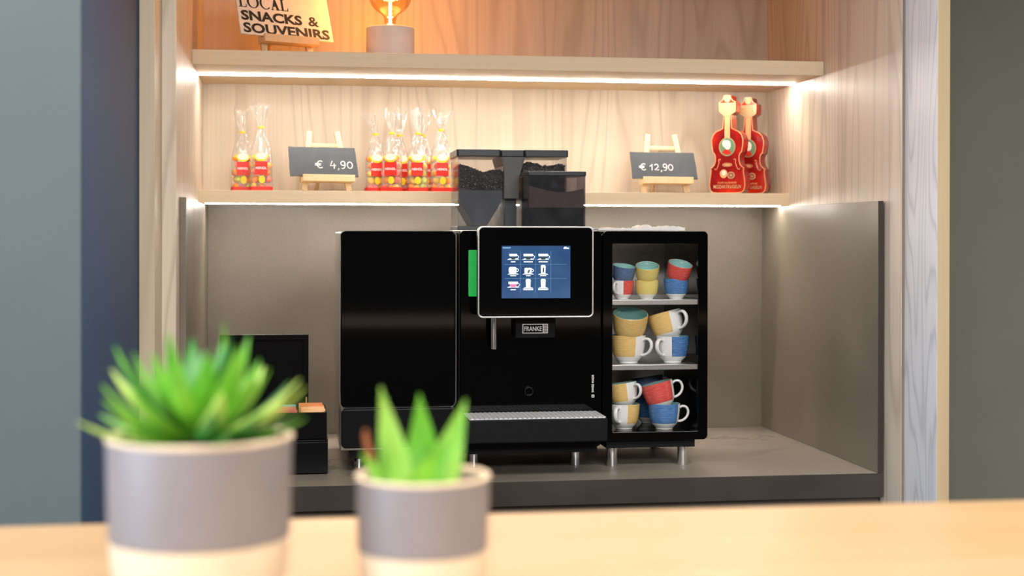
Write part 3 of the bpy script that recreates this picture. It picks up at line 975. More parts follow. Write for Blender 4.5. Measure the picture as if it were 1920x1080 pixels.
cup('yellow', 1.2700, 0.242, S2 + 0.062, 0.094, -50, 'large yellow cup tilted leftward on the blue cup, middle shelf', (-8, -14))
cup('yellow', 1.1400, 0.238, S3, 0.085, 236, 'yellow cup at the bottom of the left stack, lowest shelf')
cup('yellow', 1.1430, 0.236, S3 + 0.060, 0.080, -50, 'yellow cup with white handle on top of the left stack, lowest shelf', (-4, -8))
cup('blue', 1.2470, 0.222, S3, 0.086, -8, 'blue cup with handle pointing right on the lowest shelf')
cup('red', 1.2430, 0.222, S3 + 0.056, 0.088, -6, 'red cup tilted leftward on the blue cup, lowest shelf', (-4, -14))
cup('blue', 1.2400, 0.355, S3, 0.088, 100, 'blue cup at the back of the lowest shelf, behind the front blue cup')
cup('slate', 1.2420, 0.355, S3 + 0.058, 0.088, 20, 'dark slate cup at the back of the lowest shelf, behind the red cup', (-6, -8))

# ------------------------------------------------------------------ tea box
tbx = thing('tea_box', 'black lacquered two tier tea box with open lid', 'tea box', (0.21, 0.27, 0.0))
BX0, BX1 = 0.075, 0.3455
obj('lower_tier', B((BX0 - 0.001, BX1 + 0.001, 0.178, 0.36, 0.003, 0.084), bev=0.002), 'lacquer_black', tbx, w=True)
obj('lower_lid', B((BX0 - 0.001, BX1 + 0.001, 0.177, 0.361, 0.0845, 0.0895), bev=0.0015), 'lacquer_black', tbx, w=True)
bm = shell(BX0, BX1 - 0.002, 0.180, 0.358, 0.0925, 0.160, 0.008)
B((BX0 + 0.008, BX1 - 0.010, 0.188, 0.350, 0.0925, 0.100), bm=bm)
obj('upper_tier', bm, 'lacquer_black', tbx, w=True)
obj('divider', B((0.19, 0.194, 0.189, 0.349, 0.1005, 0.150)), 'lacquer_black', tbx, w=True)
obj('divider', B((0.27, 0.274, 0.189, 0.349, 0.1005, 0.150)), 'lacquer_black', tbx, w=True)
ldm = bmesh.new()
B((0.0635, 0.299, 0.361, 0.373, 0.150, 0.350), bm=ldm, bev=0.0015)
ld = obj('lid', ldm, 'lacquer_black', tbx, w=True)
lr = obj('lid_rim', ring_prism(rrect(0.0645, 0.298, 0.151, 0.349, 0.001, 1), rrect(0.0775, 0.285, 0.164, 0.336, 0.001, 1), 0.351, 0.3609), 'lacquer_black', ld)
lr.location = -Vector((0.21, 0.27, 0))
obj('hinge', B((0.291, 0.2945, 0.340, 0.3508, 0.158, 0.182)), 'gold', tbx, w=True, label='small brass hinge')
for fx in (0.09, 0.33):
    for fy in (0.195, 0.345):
        obj('foot', B((fx - 0.008, fx + 0.008, fy - 0.008, fy + 0.008, 0.0002, 0.0028)), 'matte_black', tbx, w=True)


def sachet(x, y, w, h, lean, c1, c2, label, yaw=0.0, z=0.101):
    t = thing('tea_sachet', label, 'tea sachet', (x, y, z), (R(-lean), 0, R(yaw)), 'tea sachets in the tea box')
    bm = bmesh.new()
    n = 8
    rows = []
    for i in range(n + 1):
        f = i / n
        th = 0.0045 * math.sin(PI * min(max(f, 0.04), 0.96)) + 0.0006
        rows.append([bm.verts.new((sx * w / 2, sy * th, f * h)) for sx, sy in ((-1, -0.5), (-0.5, -1), (0.5, -1), (1, -0.5), (1, 0.5), (0.5, 1), (-0.5, 1), (-1, 0.5))])
    for i in range(n):
        for k in range(8):
            f = bm.faces.new((rows[i][k], rows[i][(k + 1) % 8], rows[i + 1][(k + 1) % 8], rows[i + 1][k]))
            f.material_index = 0 if i < n - 3 else 1
    bm.faces.new(rows[0][::-1])
    f = bm.faces.new(rows[-1])
    f.material_index = 1
    obj('wrapper', bm, ['tea_' + c1, 'tea_' + c2], t)
    return t


sachet(0.311, 0.200, 0.058, 0.066, 8, 'white', 'peach', 'front peach and white tea sachet at the right of the tea box')
sachet(0.309, 0.216, 0.060, 0.070, 12, 'orange', 'peach', 'second peach tea sachet, right behind the peach and white one', 4)
sachet(0.306, 0.234, 0.060, 0.073, 15, 'orange', 'orange', 'orange tea sachet behind the peach ones in the tea box', -3)
sachet(0.304, 0.262, 0.062, 0.076, 18, 'orange', 'orange', 'rearmost orange tea sachet before the raised lid', 2)
sachet(0.234, 0.200, 0.068, 0.064, 8, 'white', 'red', 'front red and white tea sachet beside the peach one')
sachet(0.232, 0.218, 0.068, 0.070, 12, 'red', 'red', 'red tea sachet behind the red and white one', 2)
sachet(0.231, 0.240, 0.068, 0.074, 15, 'teal', 'teal', 'teal tea sachet behind the red ones in the tea box')

# ------------------------------------------------------------------ easels, slates and sign
SHZ = 0.7492


def easel(x, y, z, yaw, s, lean, label):
    """display easel: two front legs, ledge, top bar and back leg"""
    t = thing('mini_easel', label, 'easel', (x, y, z), (0, 0, R(yaw)), 'small wooden display easels')
    tl = math.tan(R(lean))
    H = 0.182 * s

    def slab(p0, p1, w, th):
        """flat bar from p0 to p1 (x along width, thickness along the leaning normal)"""
        p0, p1 = Vector(p0), Vector(p1)
        d = (p1 - p0).normalized()
        nrm = Vector((0, -math.cos(R(lean)), math.sin(R(lean))))
        nrm = (nrm - d * nrm.dot(d)).normalized()
        sd = d.cross(nrm)
        bm = bmesh.new()
        vs = [bm.verts.new(p + sd * (a * w / 2) + nrm * (c * th / 2)) for p in (p0, p1) for a, c in ((-1, -1), (1, -1), (1, 1), (-1, 1))]
        for f in ((0, 1, 2, 3), (7, 6, 5, 4), (0, 4, 5, 1), (1, 5, 6, 2), (2, 6, 7, 3), (3, 7, 4, 0)):
            bm.faces.new([vs[i] for i in f])
        bmesh.ops.recalc_face_normals(bm, faces=bm.faces)
        low = min(v.co.z for v in bm.verts)
        return bm, low
    for sg in (-1, 1):
        bm, low = slab((sg * 0.069 * s, 0, 0.003), (sg * 0.043 * s, H * tl, H), 0.0165 * s, 0.010 * s)
        for v in bm.verts:
            if v.co.z < 0.02 * s: v.co.z = max(v.co.z, 0) if v.co.z > 0.0035 else 0.0
        obj('leg', bm, 'easel', t)
    bm, _ = slab((-0.046 * s, 0.138 * s * tl, 0.138 * s), (0.046 * s, 0.138 * s * tl, 0.138 * s), 0.016 * s, 0.006 * s)
    obj('crossbar', bm, 'easel', t)
    obj('ledge', bev_all(prism([(-0.030 * s, 0.030 * s), (0.012 * s, 0.026 * s), (0.016 * s, 0.046 * s), (-0.018 * s, 0.040 * s), (-0.022 * s, 0.050 * s), (-0.030 * s, 0.050 * s)], -0.080 * s, 0.080 * s, 'X'), 0.0008), 'easel', t)
    zb = 0.140 * s
    bm = tube([(0, zb * tl + 0.008 * s, zb), (0, zb * tl + 0.085 * s, 0.004)], 0.0055 * s, 6)
    obj('back_leg', bm, 'easel', t)
    return t


def board(name, x, y, z, yaw, lean, w, h, th, mt, label, cat, roll=0):
    """a board whose bottom edge centre sits at x,y,z, leaning back; local +z up along the face"""
    t = thing(name, label, cat, (x, y, z))
    t.rotation_euler = (Matrix.Rotation(R(yaw), 3, 'Z') @ Matrix.Rotation(R(-lean), 3, 'X') @ Matrix.Rotation(R(roll), 3, 'Y')).to_euler()
    if name == 'price_slate':
        rn = random.Random(int(x * 1000))
        P = []
        for (a0, b0), (a1, b1) in (((-w / 2, 0), (w / 2, 0)), ((w / 2, 0), (w / 2 - 0.004, h)), ((w / 2 - 0.004, h), (-w / 2, h)), ((-w / 2, h), (-w / 2, 0))):
            for k in range(10):
                f = k / 10
                P.append((a0 + (a1 - a0) * f + rn.uniform(-0.0008, 0.0008), b0 + (b1 - b0) * f + rn.uniform(-0.0008, 0.0008)))
        obj('panel', prism(P, -th / 2, th / 2), mt, t)
    else:
        obj('panel', B((-w / 2, w / 2, -th / 2, th / 2, 0, h), bev=0.0006), mt, t)
    return t


EURO = [arc(0.45, 0.5, 0.42, 0.48, 50, 310, 14), [(-0.25, 0.62), (0.55, 0.60)], [(-0.28, 0.42), (0.5, 0.40)]]
FOUR = [[(0.3, 1.0), (0.0, 0.35), (0.75, 0.38)], [(0.52, 0.65), (0.50, -0.05)]]
COMMA = [[(0.1, 0.02), (0.0, -0.25)]]
NINE = [arc(0.35, 0.70, 0.28, 0.28, 20, 380, 14), [(0.63, 0.72), (0.60, 0.3), (0.40, 0.0), (0.12, 0.02)]]
ZERO = [arc(0.38, 0.5, 0.36, 0.46, 90, 450, 16)]
ONE = [[(0.05, 0.62), (0.42, 0.98), (0.34, 0.0)]]
TWO = [arc(0.35, 0.70, 0.30, 0.28, 160, -30, 8) + [(0.05, 0.04), (0.45, 0.05), (0.75, 0.10)]]


def scribble(parent, parts, h, x0, z0, y, r=0.0015):
    for glyph, gx, sc in parts:
        st = [[(x0 + (gx + a * sc) * h, z0 + c * h * sc) for a, c in g] for g in glyph]
        obj('handwritten_character', strokes_bm(st, r, y=y), 'chalk', parent)


# easel and slate: 4,90
e1 = (0.3585, 0.835)
easel(e1[0], e1[1], SHZ, 14, 1.0, 14, 'wooden easel left of the coffee machine, holding the 4,90 slate')
s1 = board('price_slate', 0.3520, 0.829, SHZ + 0.0447, 14, 17, 0.210, 0.092, 0.006, 'slate', 'dark slate price board left of the coffee machine, reading 4,90', 'price board')
scribble(s1, [(EURO, 0, 1), (FOUR, 1.75, 1), (COMMA, 2.75, 1), (NINE, 3.10, 1), (ZERO, 4.0, 0.95)], 0.0235, -0.022, 0.025, -0.0037)
e2 = (1.4060, 0.835)
easel(e2[0], e2[1], SHZ, 6, 1.02, 14, 'wooden easel beside the violin boxes, holding the 12,90 slate')
s2 = board('price_slate', 1.4040, 0.829, SHZ + 0.0455, 6, 17, 0.214, 0.086, 0.006, 'slate', 'dark slate price board right of the coffee machine, reading 12,90', 'price board')
scribble(s2, [(EURO, 0, 1), (ONE, 1.35, 0.95), (TWO, 2.05, 0.95), (COMMA, 3.05, 1), (NINE, 3.35, 1), (ZERO, 4.2, 0.95)], 0.0215, -0.078, 0.026, -0.0037)

# sign
USZ = 1.1237
e3 = (0.2420, 0.560)
easel(e3[0], e3[1], USZ, 26, 1.05, 18, 'wooden easel holding the snack and souvenir sign')
sg = board('shop_sign', 0.2430, 0.5545, USZ + 0.047, 27, 20, 0.288, 0.205, 0.006, 'card', 'white sign reading local snacks and souvenirs', 'sign', 0.5)


def serif_local(h, w):
    """the five letters of LOCAL with serifs, one bmesh each"""
    y0, y1 = -0.0008, 0.0
    out = []

    def q(bm, *p):
        prism(list(p), y0, y1, bm=bm)

    def letter_l(x):
        bm = bmesh.new()
        q(bm, (x, 0), (x + 0.62, 0), (x + 0.64, 0.28), (x + 0.60, 0.28), (x + 0.55, 0.05), (x + 0.25, 0.05), (x + 0.25, 0.95), (x + 0.36, 0.95), (x + 0.36, 1), (x, 1), (x, 0.95), (x + 0.10, 0.95), (x + 0.10, 0.05), (x, 0.05))
        return bm
    out.append(('L', letter_l(0.0)))
    out.append(('O', ring_prism(ellipse(1.18, 0.5, 0.48, 0.52, 36), ellipse(1.18, 0.5, 0.32, 0.47, 36), y0, y1)))
    bm = bmesh.new()
    o = arc(2.20, 0.5, 0.46, 0.52, 42, 318, 24)
    i = arc(2.20, 0.5, 0.31, 0.47, 42, 318, 24)
    q(bm, *(o + i[::-1]))
    out.append(('C', bm))
    bm = bmesh.new()
    q(bm, *[(x - 0.16, z) for x, z in ((2.80, 0.0), (3.00, 0.0), (3.00, 0.05), (2.94, 0.05), (3.00, 0.30), (3.20, 0.30), (3.25, 0.05), (3.18, 0.05), (3.18, 0.0), (3.52, 0.0), (3.52, 0.05), (3.44, 0.05), (3.19, 1.0), (3.12, 1.0), (2.87, 0.05), (2.80, 0.05))])
    out.append(('A', bm))
    out.append(('L', letter_l(3.42)))
    for _, bm in out:
        for v in bm.verts:
            v.co = Vector((v.co.x * w / 4.06, v.co.y, v.co.z * h))
    return out


for ch, cbm in serif_local(0.036, 0.152):
    obj('letter', move(cbm, -0.138, -0.0030, 0.0835), 'ink', sg)
obj('lettering', move(text_bm('SNACKS', 0.031, 0.0005, 0.034, 0.188), -0.042, -0.0035, 0.0585), 'ink', sg)
obj('lettering', move(text_bm('&', 0.030, 0.0005, 0.012, 0.032), 0.088, -0.0035, 0.0585), 'ink', sg)
obj('lettering', move(text_bm('SOUVENIRS', 0.031, 0.0005, 0.030, 0.268), -0.0005, -0.0035, 0.0205), 'ink', sg)

# ------------------------------------------------------------------ lamp
lp = thing('table_lamp', 'globe bulb lamp with round concrete base on the upper shelf', 'lamp', (0.5345, 0.62, USZ))
obj('base', lathe([(0, 0), (0.067, 0), (0.0695, 0.003), (0.0695, 0.089), (0.067, 0.092), (0.030, 0.092), (0.030, 0.080), (0, 0.080)], 48), 'concrete', lp)
obj('socket', lathe([(0, 0.0802), (0.020, 0.0802), (0.020, 0.099), (0.0165, 0.102), (0, 0.102)], 24), 'steel', lp)
gp = []
for k in range(0, 27):
    a = -PI / 2 + 0.30 + (PI - 0.30) * k / 26
    gp.append((0.0635 * math.cos(a), 0.190 + 0.0635 * math.sin(a)))
obj('bulb', lathe([(0.0155, 0.1025), (0.0165, 0.112), (0.0180, 0.122)] + gp[1:], 40), 'amber', lp, label='amber glass globe bulb')
fm = bmesh.new()
pts = []
for k in range(61):
    t_ = k / 60
    pts.append((0.020 * math.cos(t_ * 2 * PI * 1.0), 0.020 * math.sin(t_ * 2 * PI), 0.172 + 0.030 * abs(math.sin(t_ * PI * 5))))
tube(pts, 0.0011, 5, fm)
tube([(0, 0, 0.104), (0, 0, 0.165)], 0.004, 8, fm)
obj('filament', fm, 'filament', lp)
pl = bpy.data.lights.new('lamp_glow', 'POINT')
pl.energy = 6.5
pl.color = (1.0, 0.45, 0.12)
pl.shadow_soft_size = 0.03
plo = bpy.data.objects.new('lamp_glow', pl)
col.objects.link(plo)
plo.parent = lp
plo.location = (0, 0, 0.185)

# ------------------------------------------------------------------ sweets in cellophane bags
candy_me = {}
for c in ('orange', 'yellow', 'red', 'pink', 'lime'):
    bm = bmesh.new()
    bmesh.ops.create_icosphere(bm, subdivisions=2, radius=1)
    for v in bm.verts:
        v.co *= 1 + 0.10 * mnoise.noise(v.co * 1.6)
    candy_me[c] = to_mesh('candy', bm, 'candy_' + c, 60)


def bag(x, y, yaw, w, neck, tip, flare, lean, label, seed, grp):
    t = thing('candy_bag', label, 'candy bag', (x, y, SHZ), (0, 0, R(yaw)), grp)
    rn = random.Random(seed)
    dp = 0.042
    zs = [0.0, 0.004, 0.03, 0.06, 0.09, neck * 0.62, neck * 0.72, neck * 0.82, neck * 0.90, neck * 0.96, neck, neck + 0.006, neck + 0.016, neck + (tip - neck) * 0.5, neck + (tip - neck) * 0.75, tip]
    bm = bmesh.new()
    seg = 40
    rings = []
    ph = rn.uniform(0, 6)
    for z in zs:
        f = z / neck
        if z <= neck:
            k = 1.0 if f < 0.55 else max(0.0, 1 - ((f - 0.55) / 0.45) ** 1.3)
            a = 0.0062 + (w / 2 - 0.0062) * k
            b_ = 0.0062 + (dp / 2 - 0.0062) * k * (0.9 if f > 0.1 else 1.0)
            cr_ = 0.0022 * min(1, max(0, (f - 0.45) / 0.3)) * (1 if k > 0.02 else 0.3)
            ox = 0
        else:
            g = (z - neck) / (tip - neck)
            a = 0.0062 + flare * (g ** 0.8)
            b_ = 0.0062 + 0.010 * g
            cr_ = 0.0005 + 0.0035 * g
            ox = lean * g
        ring = []
        for i in range(seg):
            th = 2 * PI * i / seg
            c_, s_ = math.cos(th), math.sin(th)
            e = 0.55 if (z <= neck and f < 0.6) else 0.85
            px = a * math.copysign(abs(c_) ** e, c_)
            py = b_ * math.copysign(abs(s_) ** e, s_)
            wob = cr_ * math.sin(th * 9 + ph + z * 40) + cr_ * 0.7 * math.sin(th * 5 - ph * 2 + z * 90)
            zz = z
            if z == tip:
                zz = z + 0.008 * math.sin(th * 2 + ph) + 0.004 * math.sin(th * 7 + ph)
            ring.append(bm.verts.new((px + c_ * wob + ox, py + s_ * wob, zz)))
        rings.append(ring)
    for i in range(len(rings) - 1):
        for k in range(seg):
            bm.faces.new((rings[i][k], rings[i][(k + 1) % seg], rings[i + 1][(k + 1) % seg], rings[i + 1][k]))
    bm.faces.new(rings[0][::-1])
    wrap = obj('cellophane_wrap', bm, 'cello', t, sharp=28)
    obj('tie', lathe([(0.0066, neck - 0.004), (0.0092, neck - 0.003), (0.0092, neck + 0.003), (0.0066, neck + 0.004)], 16), 'tie', t)
    # red foot band and printed labels, just outside the film
    obj('red_band', ring_prism(rrect(-w / 2 - 0.0012, w / 2 + 0.0012, -dp / 2 - 0.0012, dp / 2 + 0.0012, 0.008, 3), rrect(-w / 2 - 0.0004, w / 2 + 0.0004, -dp / 2 - 0.0004, dp / 2 + 0.0004, 0.0078, 3), 0.0005, 0.0125, 'Z'), 'red', t)
    yf = -dp / 2 - 0.0006
    lb = obj('red_label', prism(rrect(-0.0185, 0.0185, 0.048, 0.088, 0.002, 3), yf - 0.0010, yf - 0.0004), 'red', t)
    obj('lettering', move(text_bm('HEINDL', 0.0070, 0.0003, 0.02, 0.032), 0, yf - 0.0013, 0.068), 'white_print', lb)
    obj('cream_label', prism(ellipse(0.0, 0.1035, 0.0165, 0.0095), yf - 0.0010, yf - 0.0004), 'cream', t)
    obj('yellow_label', prism(arc(0.0, 0.108, 0.0220, 0.0200, 180, 360, 16), yf - 0.0003, yf + 0.0002), 'yellow', t)
    obj('smile_label', prism(ellipse(0.002, 0.034, 0.0095, 0.0115, 16), yf - 0.0010, yf - 0.0004), 'yellow', t)
    cols = ['orange', 'yellow', 'red', 'pink', 'orange', 'yellow', 'lime', 'pink', 'orange']
    for lev in range(5):
        for q in range(3):
            cx = (-w / 2 + 0.013) + (w - 0.026) * (q + 0.25 * (lev % 2)) / 2.25
            cz = 0.013 + lev * 0.0215 + rn.uniform(-0.002, 0.002)
            if cz > neck * 0.62: continue
            for cy in (-0.0085, 0.0085):
                if cy > 0 and q == 1: continue
                sc = rn.uniform(0.0100, 0.0118)
                inst('candy', candy_me[rn.choice(cols)], t, (cx + rn.uniform(-0.002, 0.002), cy, cz), (rn.uniform(0, 3), rn.uniform(0, 3), rn.uniform(0, 3)), (sc * 0.95, sc * 0.85, sc * 1.1))
    return t


GL, GR = 'candy bags left of the 4,90 slate', 'candy bags between the slate and the bean hopper'
bag(0.1070, 0.880, 6, 0.066, 0.178, 0.245, 0.016, -0.004, 'leftmost candy bag with a low tie on the lower shelf', 1, GL)
bag(0.1640, 0.835, 0, 0.066, 0.190, 0.256, 0.020, -0.004, 'candy bag with wide flared top beside the leftmost bag', 2, GL)
bag(0.5075, 0.878, 8, 0.060, 0.176, 0.236, 0.014, -0.022, 'candy bag next to the 4,90 slate, top leaning left', 3, GR)
bag(0.5530, 0.820, -14, 0.060, 0.176, 0.246, 0.012, 0.0, 'second candy bag from the 4,90 slate in the right cluster', 4, GR)
bag(0.5830, 0.915, 20, 0.058, 0.176, 0.240, 0.012, 0.006, 'candy bag standing behind the second bag of the right cluster', 5, GR)
bag(0.6330, 0.832, -10, 0.062, 0.177, 0.246, 0.016, -0.006, 'candy bag second from the bean hopper, front row', 6, GR)
bag(0.6560, 0.910, 15, 0.060, 0.176, 0.244, 0.014, 0.004, 'candy bag behind the one second from the bean hopper', 7, GR)
bag(0.7040, 0.832, 4, 0.066, 0.188, 0.244, 0.024, 0.006, 'candy bag partly behind the bean hopper', 8, GR)

# ------------------------------------------------------------------ violin shaped boxes
half = [(0.0, 0), (0.09, 0), (0.15, 6), (0.178, 30), (0.188, 80), (0.184, 140), (0.174, 200), (0.172, 236), (0.178, 256), (0.160, 268), (0.138, 292), (0.128, 330), (0.126, 372), (0.136, 404), (0.152, 420), (0.158, 450), (0.166, 500), (0.166, 550), (0.150, 598), (0.118, 632), (0.075, 652), (0.050, 664), (0.045, 730), (0.041, 800), (0.060, 812), (0.085, 830), (0.088, 900), (0.084, 932), (0.060, 945), (0.044, 965), (0.038, 992), (0.022, 1000), (0, 1000)]
K = 0.305 / 1000
VO = [(a * 1000 * K * 1.02, z * K) for a, z in half]


def outline(s=1.0, dz=0.0):
    r_ = [(x * s, z * s + dz) for x, z in VO]
    return r_[1:-1] + [r_[-1]] + [(-x, z) for x, z in r_[1:-1][::-1]] + [r_[0]]


def inset(poly, d):
    n = len(poly)
    out = []
    for i in range(n):
        p0, p1, p2 = Vector(poly[i - 1]), Vector(poly[i]), Vector(poly[(i + 1) % n])
        e1_, e2_ = (p1 - p0), (p2 - p1)
        n1 = Vector((-e1_.y, e1_.x)).normalized()
        n2 = Vector((-e2_.y, e2_.x)).normalized()
        b_ = (n1 + n2)
        if b_.length < 1e-6: b_ = n1
        b_.normalize()
        out.append(tuple(p1 + b_ * d))
    return out


def violin(x, y, yaw, label):
    t = thing('violin_box', label, 'gift box', (x, y, SHZ), (0, 0, R(yaw)), 'violin shaped gift boxes')
    D = 0.050
    P = outline()
    obj('box', prism(P, -D / 2, D / 2), 'violin', t, sharp=30)
    ins = inset(P, 0.0026)
    ar = sum(P[i][0] * P[(i + 1) % len(P)][1] - P[(i + 1) % len(P)][0] * P[i][1] for i in range(len(P)))
    if ar < 0: ins = inset(P, -0.0026)
    yf = -D / 2
    obj('gold_edge', ring_prism(P, ins, yf - 0.0014, yf - 0.0001), 'gold', t)
    obj('fingerboard', prism([(-0.0085, 0.165), (0.0085, 0.165), (0.0085, 0.240), (-0.0085, 0.240)], yf - 0.0012, yf - 0.0002), 'gold', t)
    obj('peg_head', prism([(-0.010, 0.2405), (0.010, 0.2405), (0.024, 0.255), (0.024, 0.281), (-0.024, 0.281), (-0.024, 0.255)], yf - 0.0016, yf - 0.0002), 'gold_bright', t)
    for sx in (-1, 1):
        for z in (0.262, 0.274):
            obj('peg', lathe([(0, 0), (0.004, 0), (0.004, 0.003), (0, 0.003)], 10, center=(sx * 0.014, z, 0)), 'gold', t)
    for ch in [c for c in t.children if c.name.startswith('peg') and 'head' not in c.name]:
        ch.rotation_euler = (R(90), 0, 0)
        ch.location = (0, yf - 0.0017, 0)
    obj('scroll', lathe([(0, -0.004), (0.010, -0.004), (0.010, 0.004), (0, 0.004)], 18), 'gold', t)
    sc_ = t.children[-1]
    sc_.rotation_euler = (R(90), 0, 0)
    sc_.location = (0, yf + 0.0015, 0.293)
    # oval portrait: plain generic bust
    po = obj('portrait', prism(ellipse(0, 0.1445, 0.0262, 0.0290, 32), yf - 0.0014, yf - 0.0002), 'gold_bright', t)
    obj('portrait_field', prism(ellipse(0, 0.1445, 0.0240, 0.0268, 32), yf - 0.0020, yf - 0.0015), 'portrait_green', po)
    obj('portrait_coat', prism([(-0.016, 0.1255), (0.0, 0.1190), (0.013, 0.1235), (0.009, 0.133), (-0.004, 0.137), (-0.013, 0.132)], yf - 0.0025, yf - 0.0021), 'red', po)
    obj('portrait_head', prism(ellipse(0.0015, 0.1500, 0.0105, 0.0145, 20), yf - 0.0030, yf - 0.0026), 'skin_print', po)
    obj('portrait_hair', prism(ellipse(-0.0065, 0.1545, 0.0085, 0.0110, 16), yf - 0.0034, yf - 0.0031), 'cream', po)
    # f holes, oval, round sweets and lettering
    for sx in (-1, 1):
        st = [(sx * 0.0215, 0.1035), (sx * 0.0235, 0.1070), (sx * 0.0275, 0.1050), (sx * 0.0265, 0.0960), (sx * 0.0300, 0.0840), (sx * 0.0345, 0.0750), (sx * 0.0395, 0.0740), (sx * 0.0405, 0.0780)]
        obj('f_hole', tube([(a, yf - 0.0006, z) for a, z in st], 0.0009, 6), 'gold', t)
    obj('oval_mark', ring_prism(ellipse(0, 0.0885, 0.0155, 0.0062), ellipse(0, 0.0885, 0.0140, 0.0048), yf - 0.0012, yf - 0.0002), 'gold', t)
    obj('oval_field', prism(ellipse(0, 0.0885, 0.0110, 0.0030), yf - 0.0012, yf - 0.0002), 'gold', t)
    sw = obj('sweet_print', prism(ellipse(-0.0115, 0.0610, 0.0120, 0.0135), yf - 0.0012, yf - 0.0002), 'gold', t)
    obj('sweet_centre', prism(ellipse(-0.0105, 0.0635, 0.0065, 0.0080), yf - 0.0018, yf - 0.0013), 'skin_print', sw)
    sw = obj('sweet_print', prism(ellipse(0.0125, 0.0560, 0.0120, 0.0110), yf - 0.0012, yf - 0.0002), 'gold_bright', t)
    obj('sweet_ring', ring_prism(ellipse(0.0125, 0.0560, 0.0080, 0.0070), ellipse(0.0125, 0.0560, 0.0050, 0.0042), yf - 0.0018, yf - 0.0013), 'violin', sw)
    obj('lettering', move(text_bm('ECHTE SALZBURGER', 0.0050, 0.0004, 0.01, 0.060), 0, yf - 0.0008, 0.0330), 'gold', t)
    obj('lettering', move(text_bm('MOZARTKUGELN', 0.0110, 0.0004, 0.01, 0.088), 0, yf - 0.0008, 0.0210), 'gold_bright', t)
    return t


violin(1.6060, 0.812, -35, 'front red violin shaped gift box beside the 12,90 slate')
violin(1.6930, 0.875, -35, 'rear red violin shaped gift box nearest the right niche wall')


# ------------------------------------------------------------------ potted plants
def pot(x, y, dia, h, label, inside):
    t = thing('potted_plant', label, 'potted plant', (x, y, TZ))
    r_ = dia / 2
    band = h * 0.36
    obj('pot_foot', lathe([(0, 0.0005), (r_ * 0.80, 0.0005), (r_ * 0.86, 0.004), (r_ * 0.93, band * 0.45), (r_ * 0.955, band * 0.98), (r_ * 0.90, band), (0, band)], 56), 'pot_clay', t, label='raw beige clay lower part')
    obj('pot_wall', lathe([(r_ * 0.90, band + 0.0003), (r_ * 0.955, band + 0.0005), (r_ * 0.962, band + 0.004), (r_ * 0.985, h * 0.97), (r_ * 0.90, h * 0.97), (r_ * 0.88, band + 0.02), (0, band + 0.018)], 56), 'pot_glaze', t, label='mauve grey glazed upper part')
    obj('pot_rim', lathe([(r_ * 0.895, h * 0.9703), (r_ * 0.988, h * 0.9703), (r_ * 1.0, h * 0.985), (r_ * 0.985, h * 0.998), (r_ * 0.94, h), (r_ * 0.905, h * 0.99), (r_ * 0.895, h * 0.9703)], 56), 'pot_clay', t, label='pale unglazed rim')
    obj('soil', lathe([(r_ * 0.885, h * 0.86), (r_ * 0.6, h * 0.885), (0, h * 0.90)], 40), inside, t)
    return t


def leaf_bm(base, tip, width, thick, sag=0.0, up=(0, 0, 1), n=12, keel=0.5, teeth=0.0, fat=0.30, seed=0, tp=1.7):
    """fleshy pointed leaf from base to tip; sag bends its middle along -up"""
    base, tip, up = Vector(base), Vector(tip), Vector(up)
    d = tip - base
    L = d.length
    dn = d.normalized()
    side = dn.cross(up)
    side = side.normalized() if side.length > 0.02 else Vector((1, 0, 0))
    nr = side.cross(dn).normalized()
    bm = bmesh.new()
    rings = []
    rn = random.Random(seed)
    for i in range(n + 1):
        f = i / n
        c = base + d * f - nr * (sag * math.sin(PI * f) * L)
        wd = width * (0.62 + 0.38 * math.sin(PI * min(1, f / (2 * fat)))) if f < fat else width * (1 - ((f - fat) / (1 - fat)) ** tp)
        wd = max(wd, width * 0.03)
        if teeth and 0 < i < n: wd += teeth * (1 if i % 2 else -0.3)
        th = thick * (1 - 0.8 * f ** 1.5)
        pts = [(-0.5, 0.30), (-0.25, 0.05), (0, -0.02), (0.25, 0.05), (0.5, 0.30), (0.3, -0.35), (0, -0.5 - keel * 0.2), (-0.3, -0.35)]
        rings.append([bm.verts.new(c + side * (a * wd) + nr * (b_ * th)) for a, b_ in pts])
    for i in range(n):
        for k in range(8):
            bm.faces.new((rings[i][k], rings[i][(k + 1) % 8], rings[i + 1][(k + 1) % 8], rings[i + 1][k]))
    bm.faces.new(rings[0][::-1])
    bm.faces.new(rings[-1])
    bmesh.ops.recalc_face_normals(bm, faces=bm.faces)
    return bm


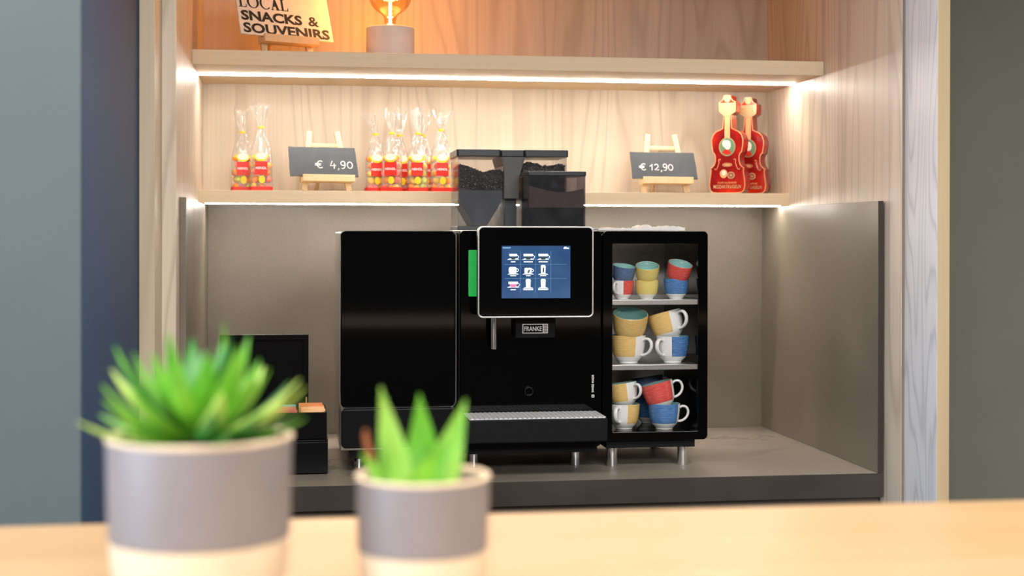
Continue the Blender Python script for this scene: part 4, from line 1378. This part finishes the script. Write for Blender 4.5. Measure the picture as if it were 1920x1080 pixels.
p1 = pot(0.1622, -2.1900, 0.1830, 0.156, 'large grey and beige pot with a spiky green rosette succulent', 'soil')
rnd = random.Random(11)
ZB = 0.147
ga = 2.39996
NL = 46
for i in range(NL):
    f = i / (NL - 1)                       # 0 centre .. 1 outside
    az = i * ga + rnd.uniform(-0.2, 0.2)
    el = R(max(16, 80 - 68 * f ** 0.72 + rnd.uniform(-7, 7)))
    Ln = 0.098 + 0.004 * math.sin(PI * f) + rnd.uniform(-0.016, 0.010) - 0.012 * max(0, f - 0.5) / 0.5 - 0.012 * (f > 0.85)
    r0 = 0.006 + 0.030 * f
    b0 = (r0 * math.cos(az), r0 * math.sin(az), ZB + 0.012 * (1 - f))
    t0 = (b0[0] + Ln * math.cos(el) * math.cos(az), b0[1] + Ln * math.cos(el) * math.sin(az), b0[2] + Ln * math.sin(el))
    wdt = 0.020 + 0.011 * (1 - f) + rnd.uniform(-0.003, 0.003)
    mt = rnd.choice(['leaf_a', 'leaf_b', 'leaf_a']) if f < 0.4 else rnd.choice(['leaf_a', 'leaf_c', 'leaf_b', 'leaf_c', 'leaf_a'])
    obj('leaf', leaf_bm(b0, t0, wdt, 0.008, 0.07, n=10, seed=i, fat=0.42, tp=1.6), mt, p1, sharp=60)

p2 = pot(0.3807, -2.2093, 0.1345, 0.1148, 'smaller grey and beige pot with an aloe of toothed upright leaves', 'sand')
ax, az_ = Vector((0.989, -0.147, 0)), Vector((0.147, 0.989, 0))   # across and away from the viewer


def P2(a, z, b=0.0):
    v = ax * a + az_ * b
    return (v.x, v.y, z)


SZ = 0.098
U = Vector((-0.1, -1, 0.15))
for b_, t_, wd_, th_, sg_, n_, mt_ in (
        (P2(-0.022, SZ - 0.006, 0.002), P2(-0.0425, SZ + 0.103, 0.004), 0.032, 0.013, 0.06, 26, 'aloe_tip'),
        (P2(0.001, SZ - 0.006, 0.016), P2(-0.0050, SZ + 0.094, 0.022), 0.038, 0.013, 0.04, 26, 'aloe'),
        (P2(0.012, SZ - 0.006, 0.004), P2(0.0425, SZ + 0.091, -0.002), 0.034, 0.013, 0.05, 26, 'aloe_tip'),
        (P2(-0.006, SZ - 0.008, -0.016), P2(0.0270, SZ + 0.055, -0.026), 0.034, 0.012, 0.05, 20, 'aloe'),
        (P2(-0.030, SZ - 0.004, -0.006), P2(-0.0600, SZ + 0.040, -0.012), 0.018, 0.008, 0.08, 14, 'aloe_tip'),
        (P2(-0.016, SZ - 0.006, -0.010), P2(-0.0330, SZ + 0.062, -0.014), 0.026, 0.010, 0.05, 18, 'aloe_tip')):
    obj('leaf', leaf_bm(b_, t_, wd_, th_, sg_, U, n_, teeth=0.0014, fat=0.30, tp=1.15), mt_, p2, sharp=60)
obj('dry_leaf', tube([P2(-0.040, SZ - 0.006, 0.006), P2(-0.047, SZ + 0.012, 0.006), P2(-0.053, SZ + 0.034, 0.004), P2(-0.057, SZ + 0.052, 0.002), P2(-0.057, SZ + 0.060, 0.0)], [0.004, 0.004, 0.0036, 0.003, 0.0015], 8), 'dry_leaf', p2, label='dried brown leaf')
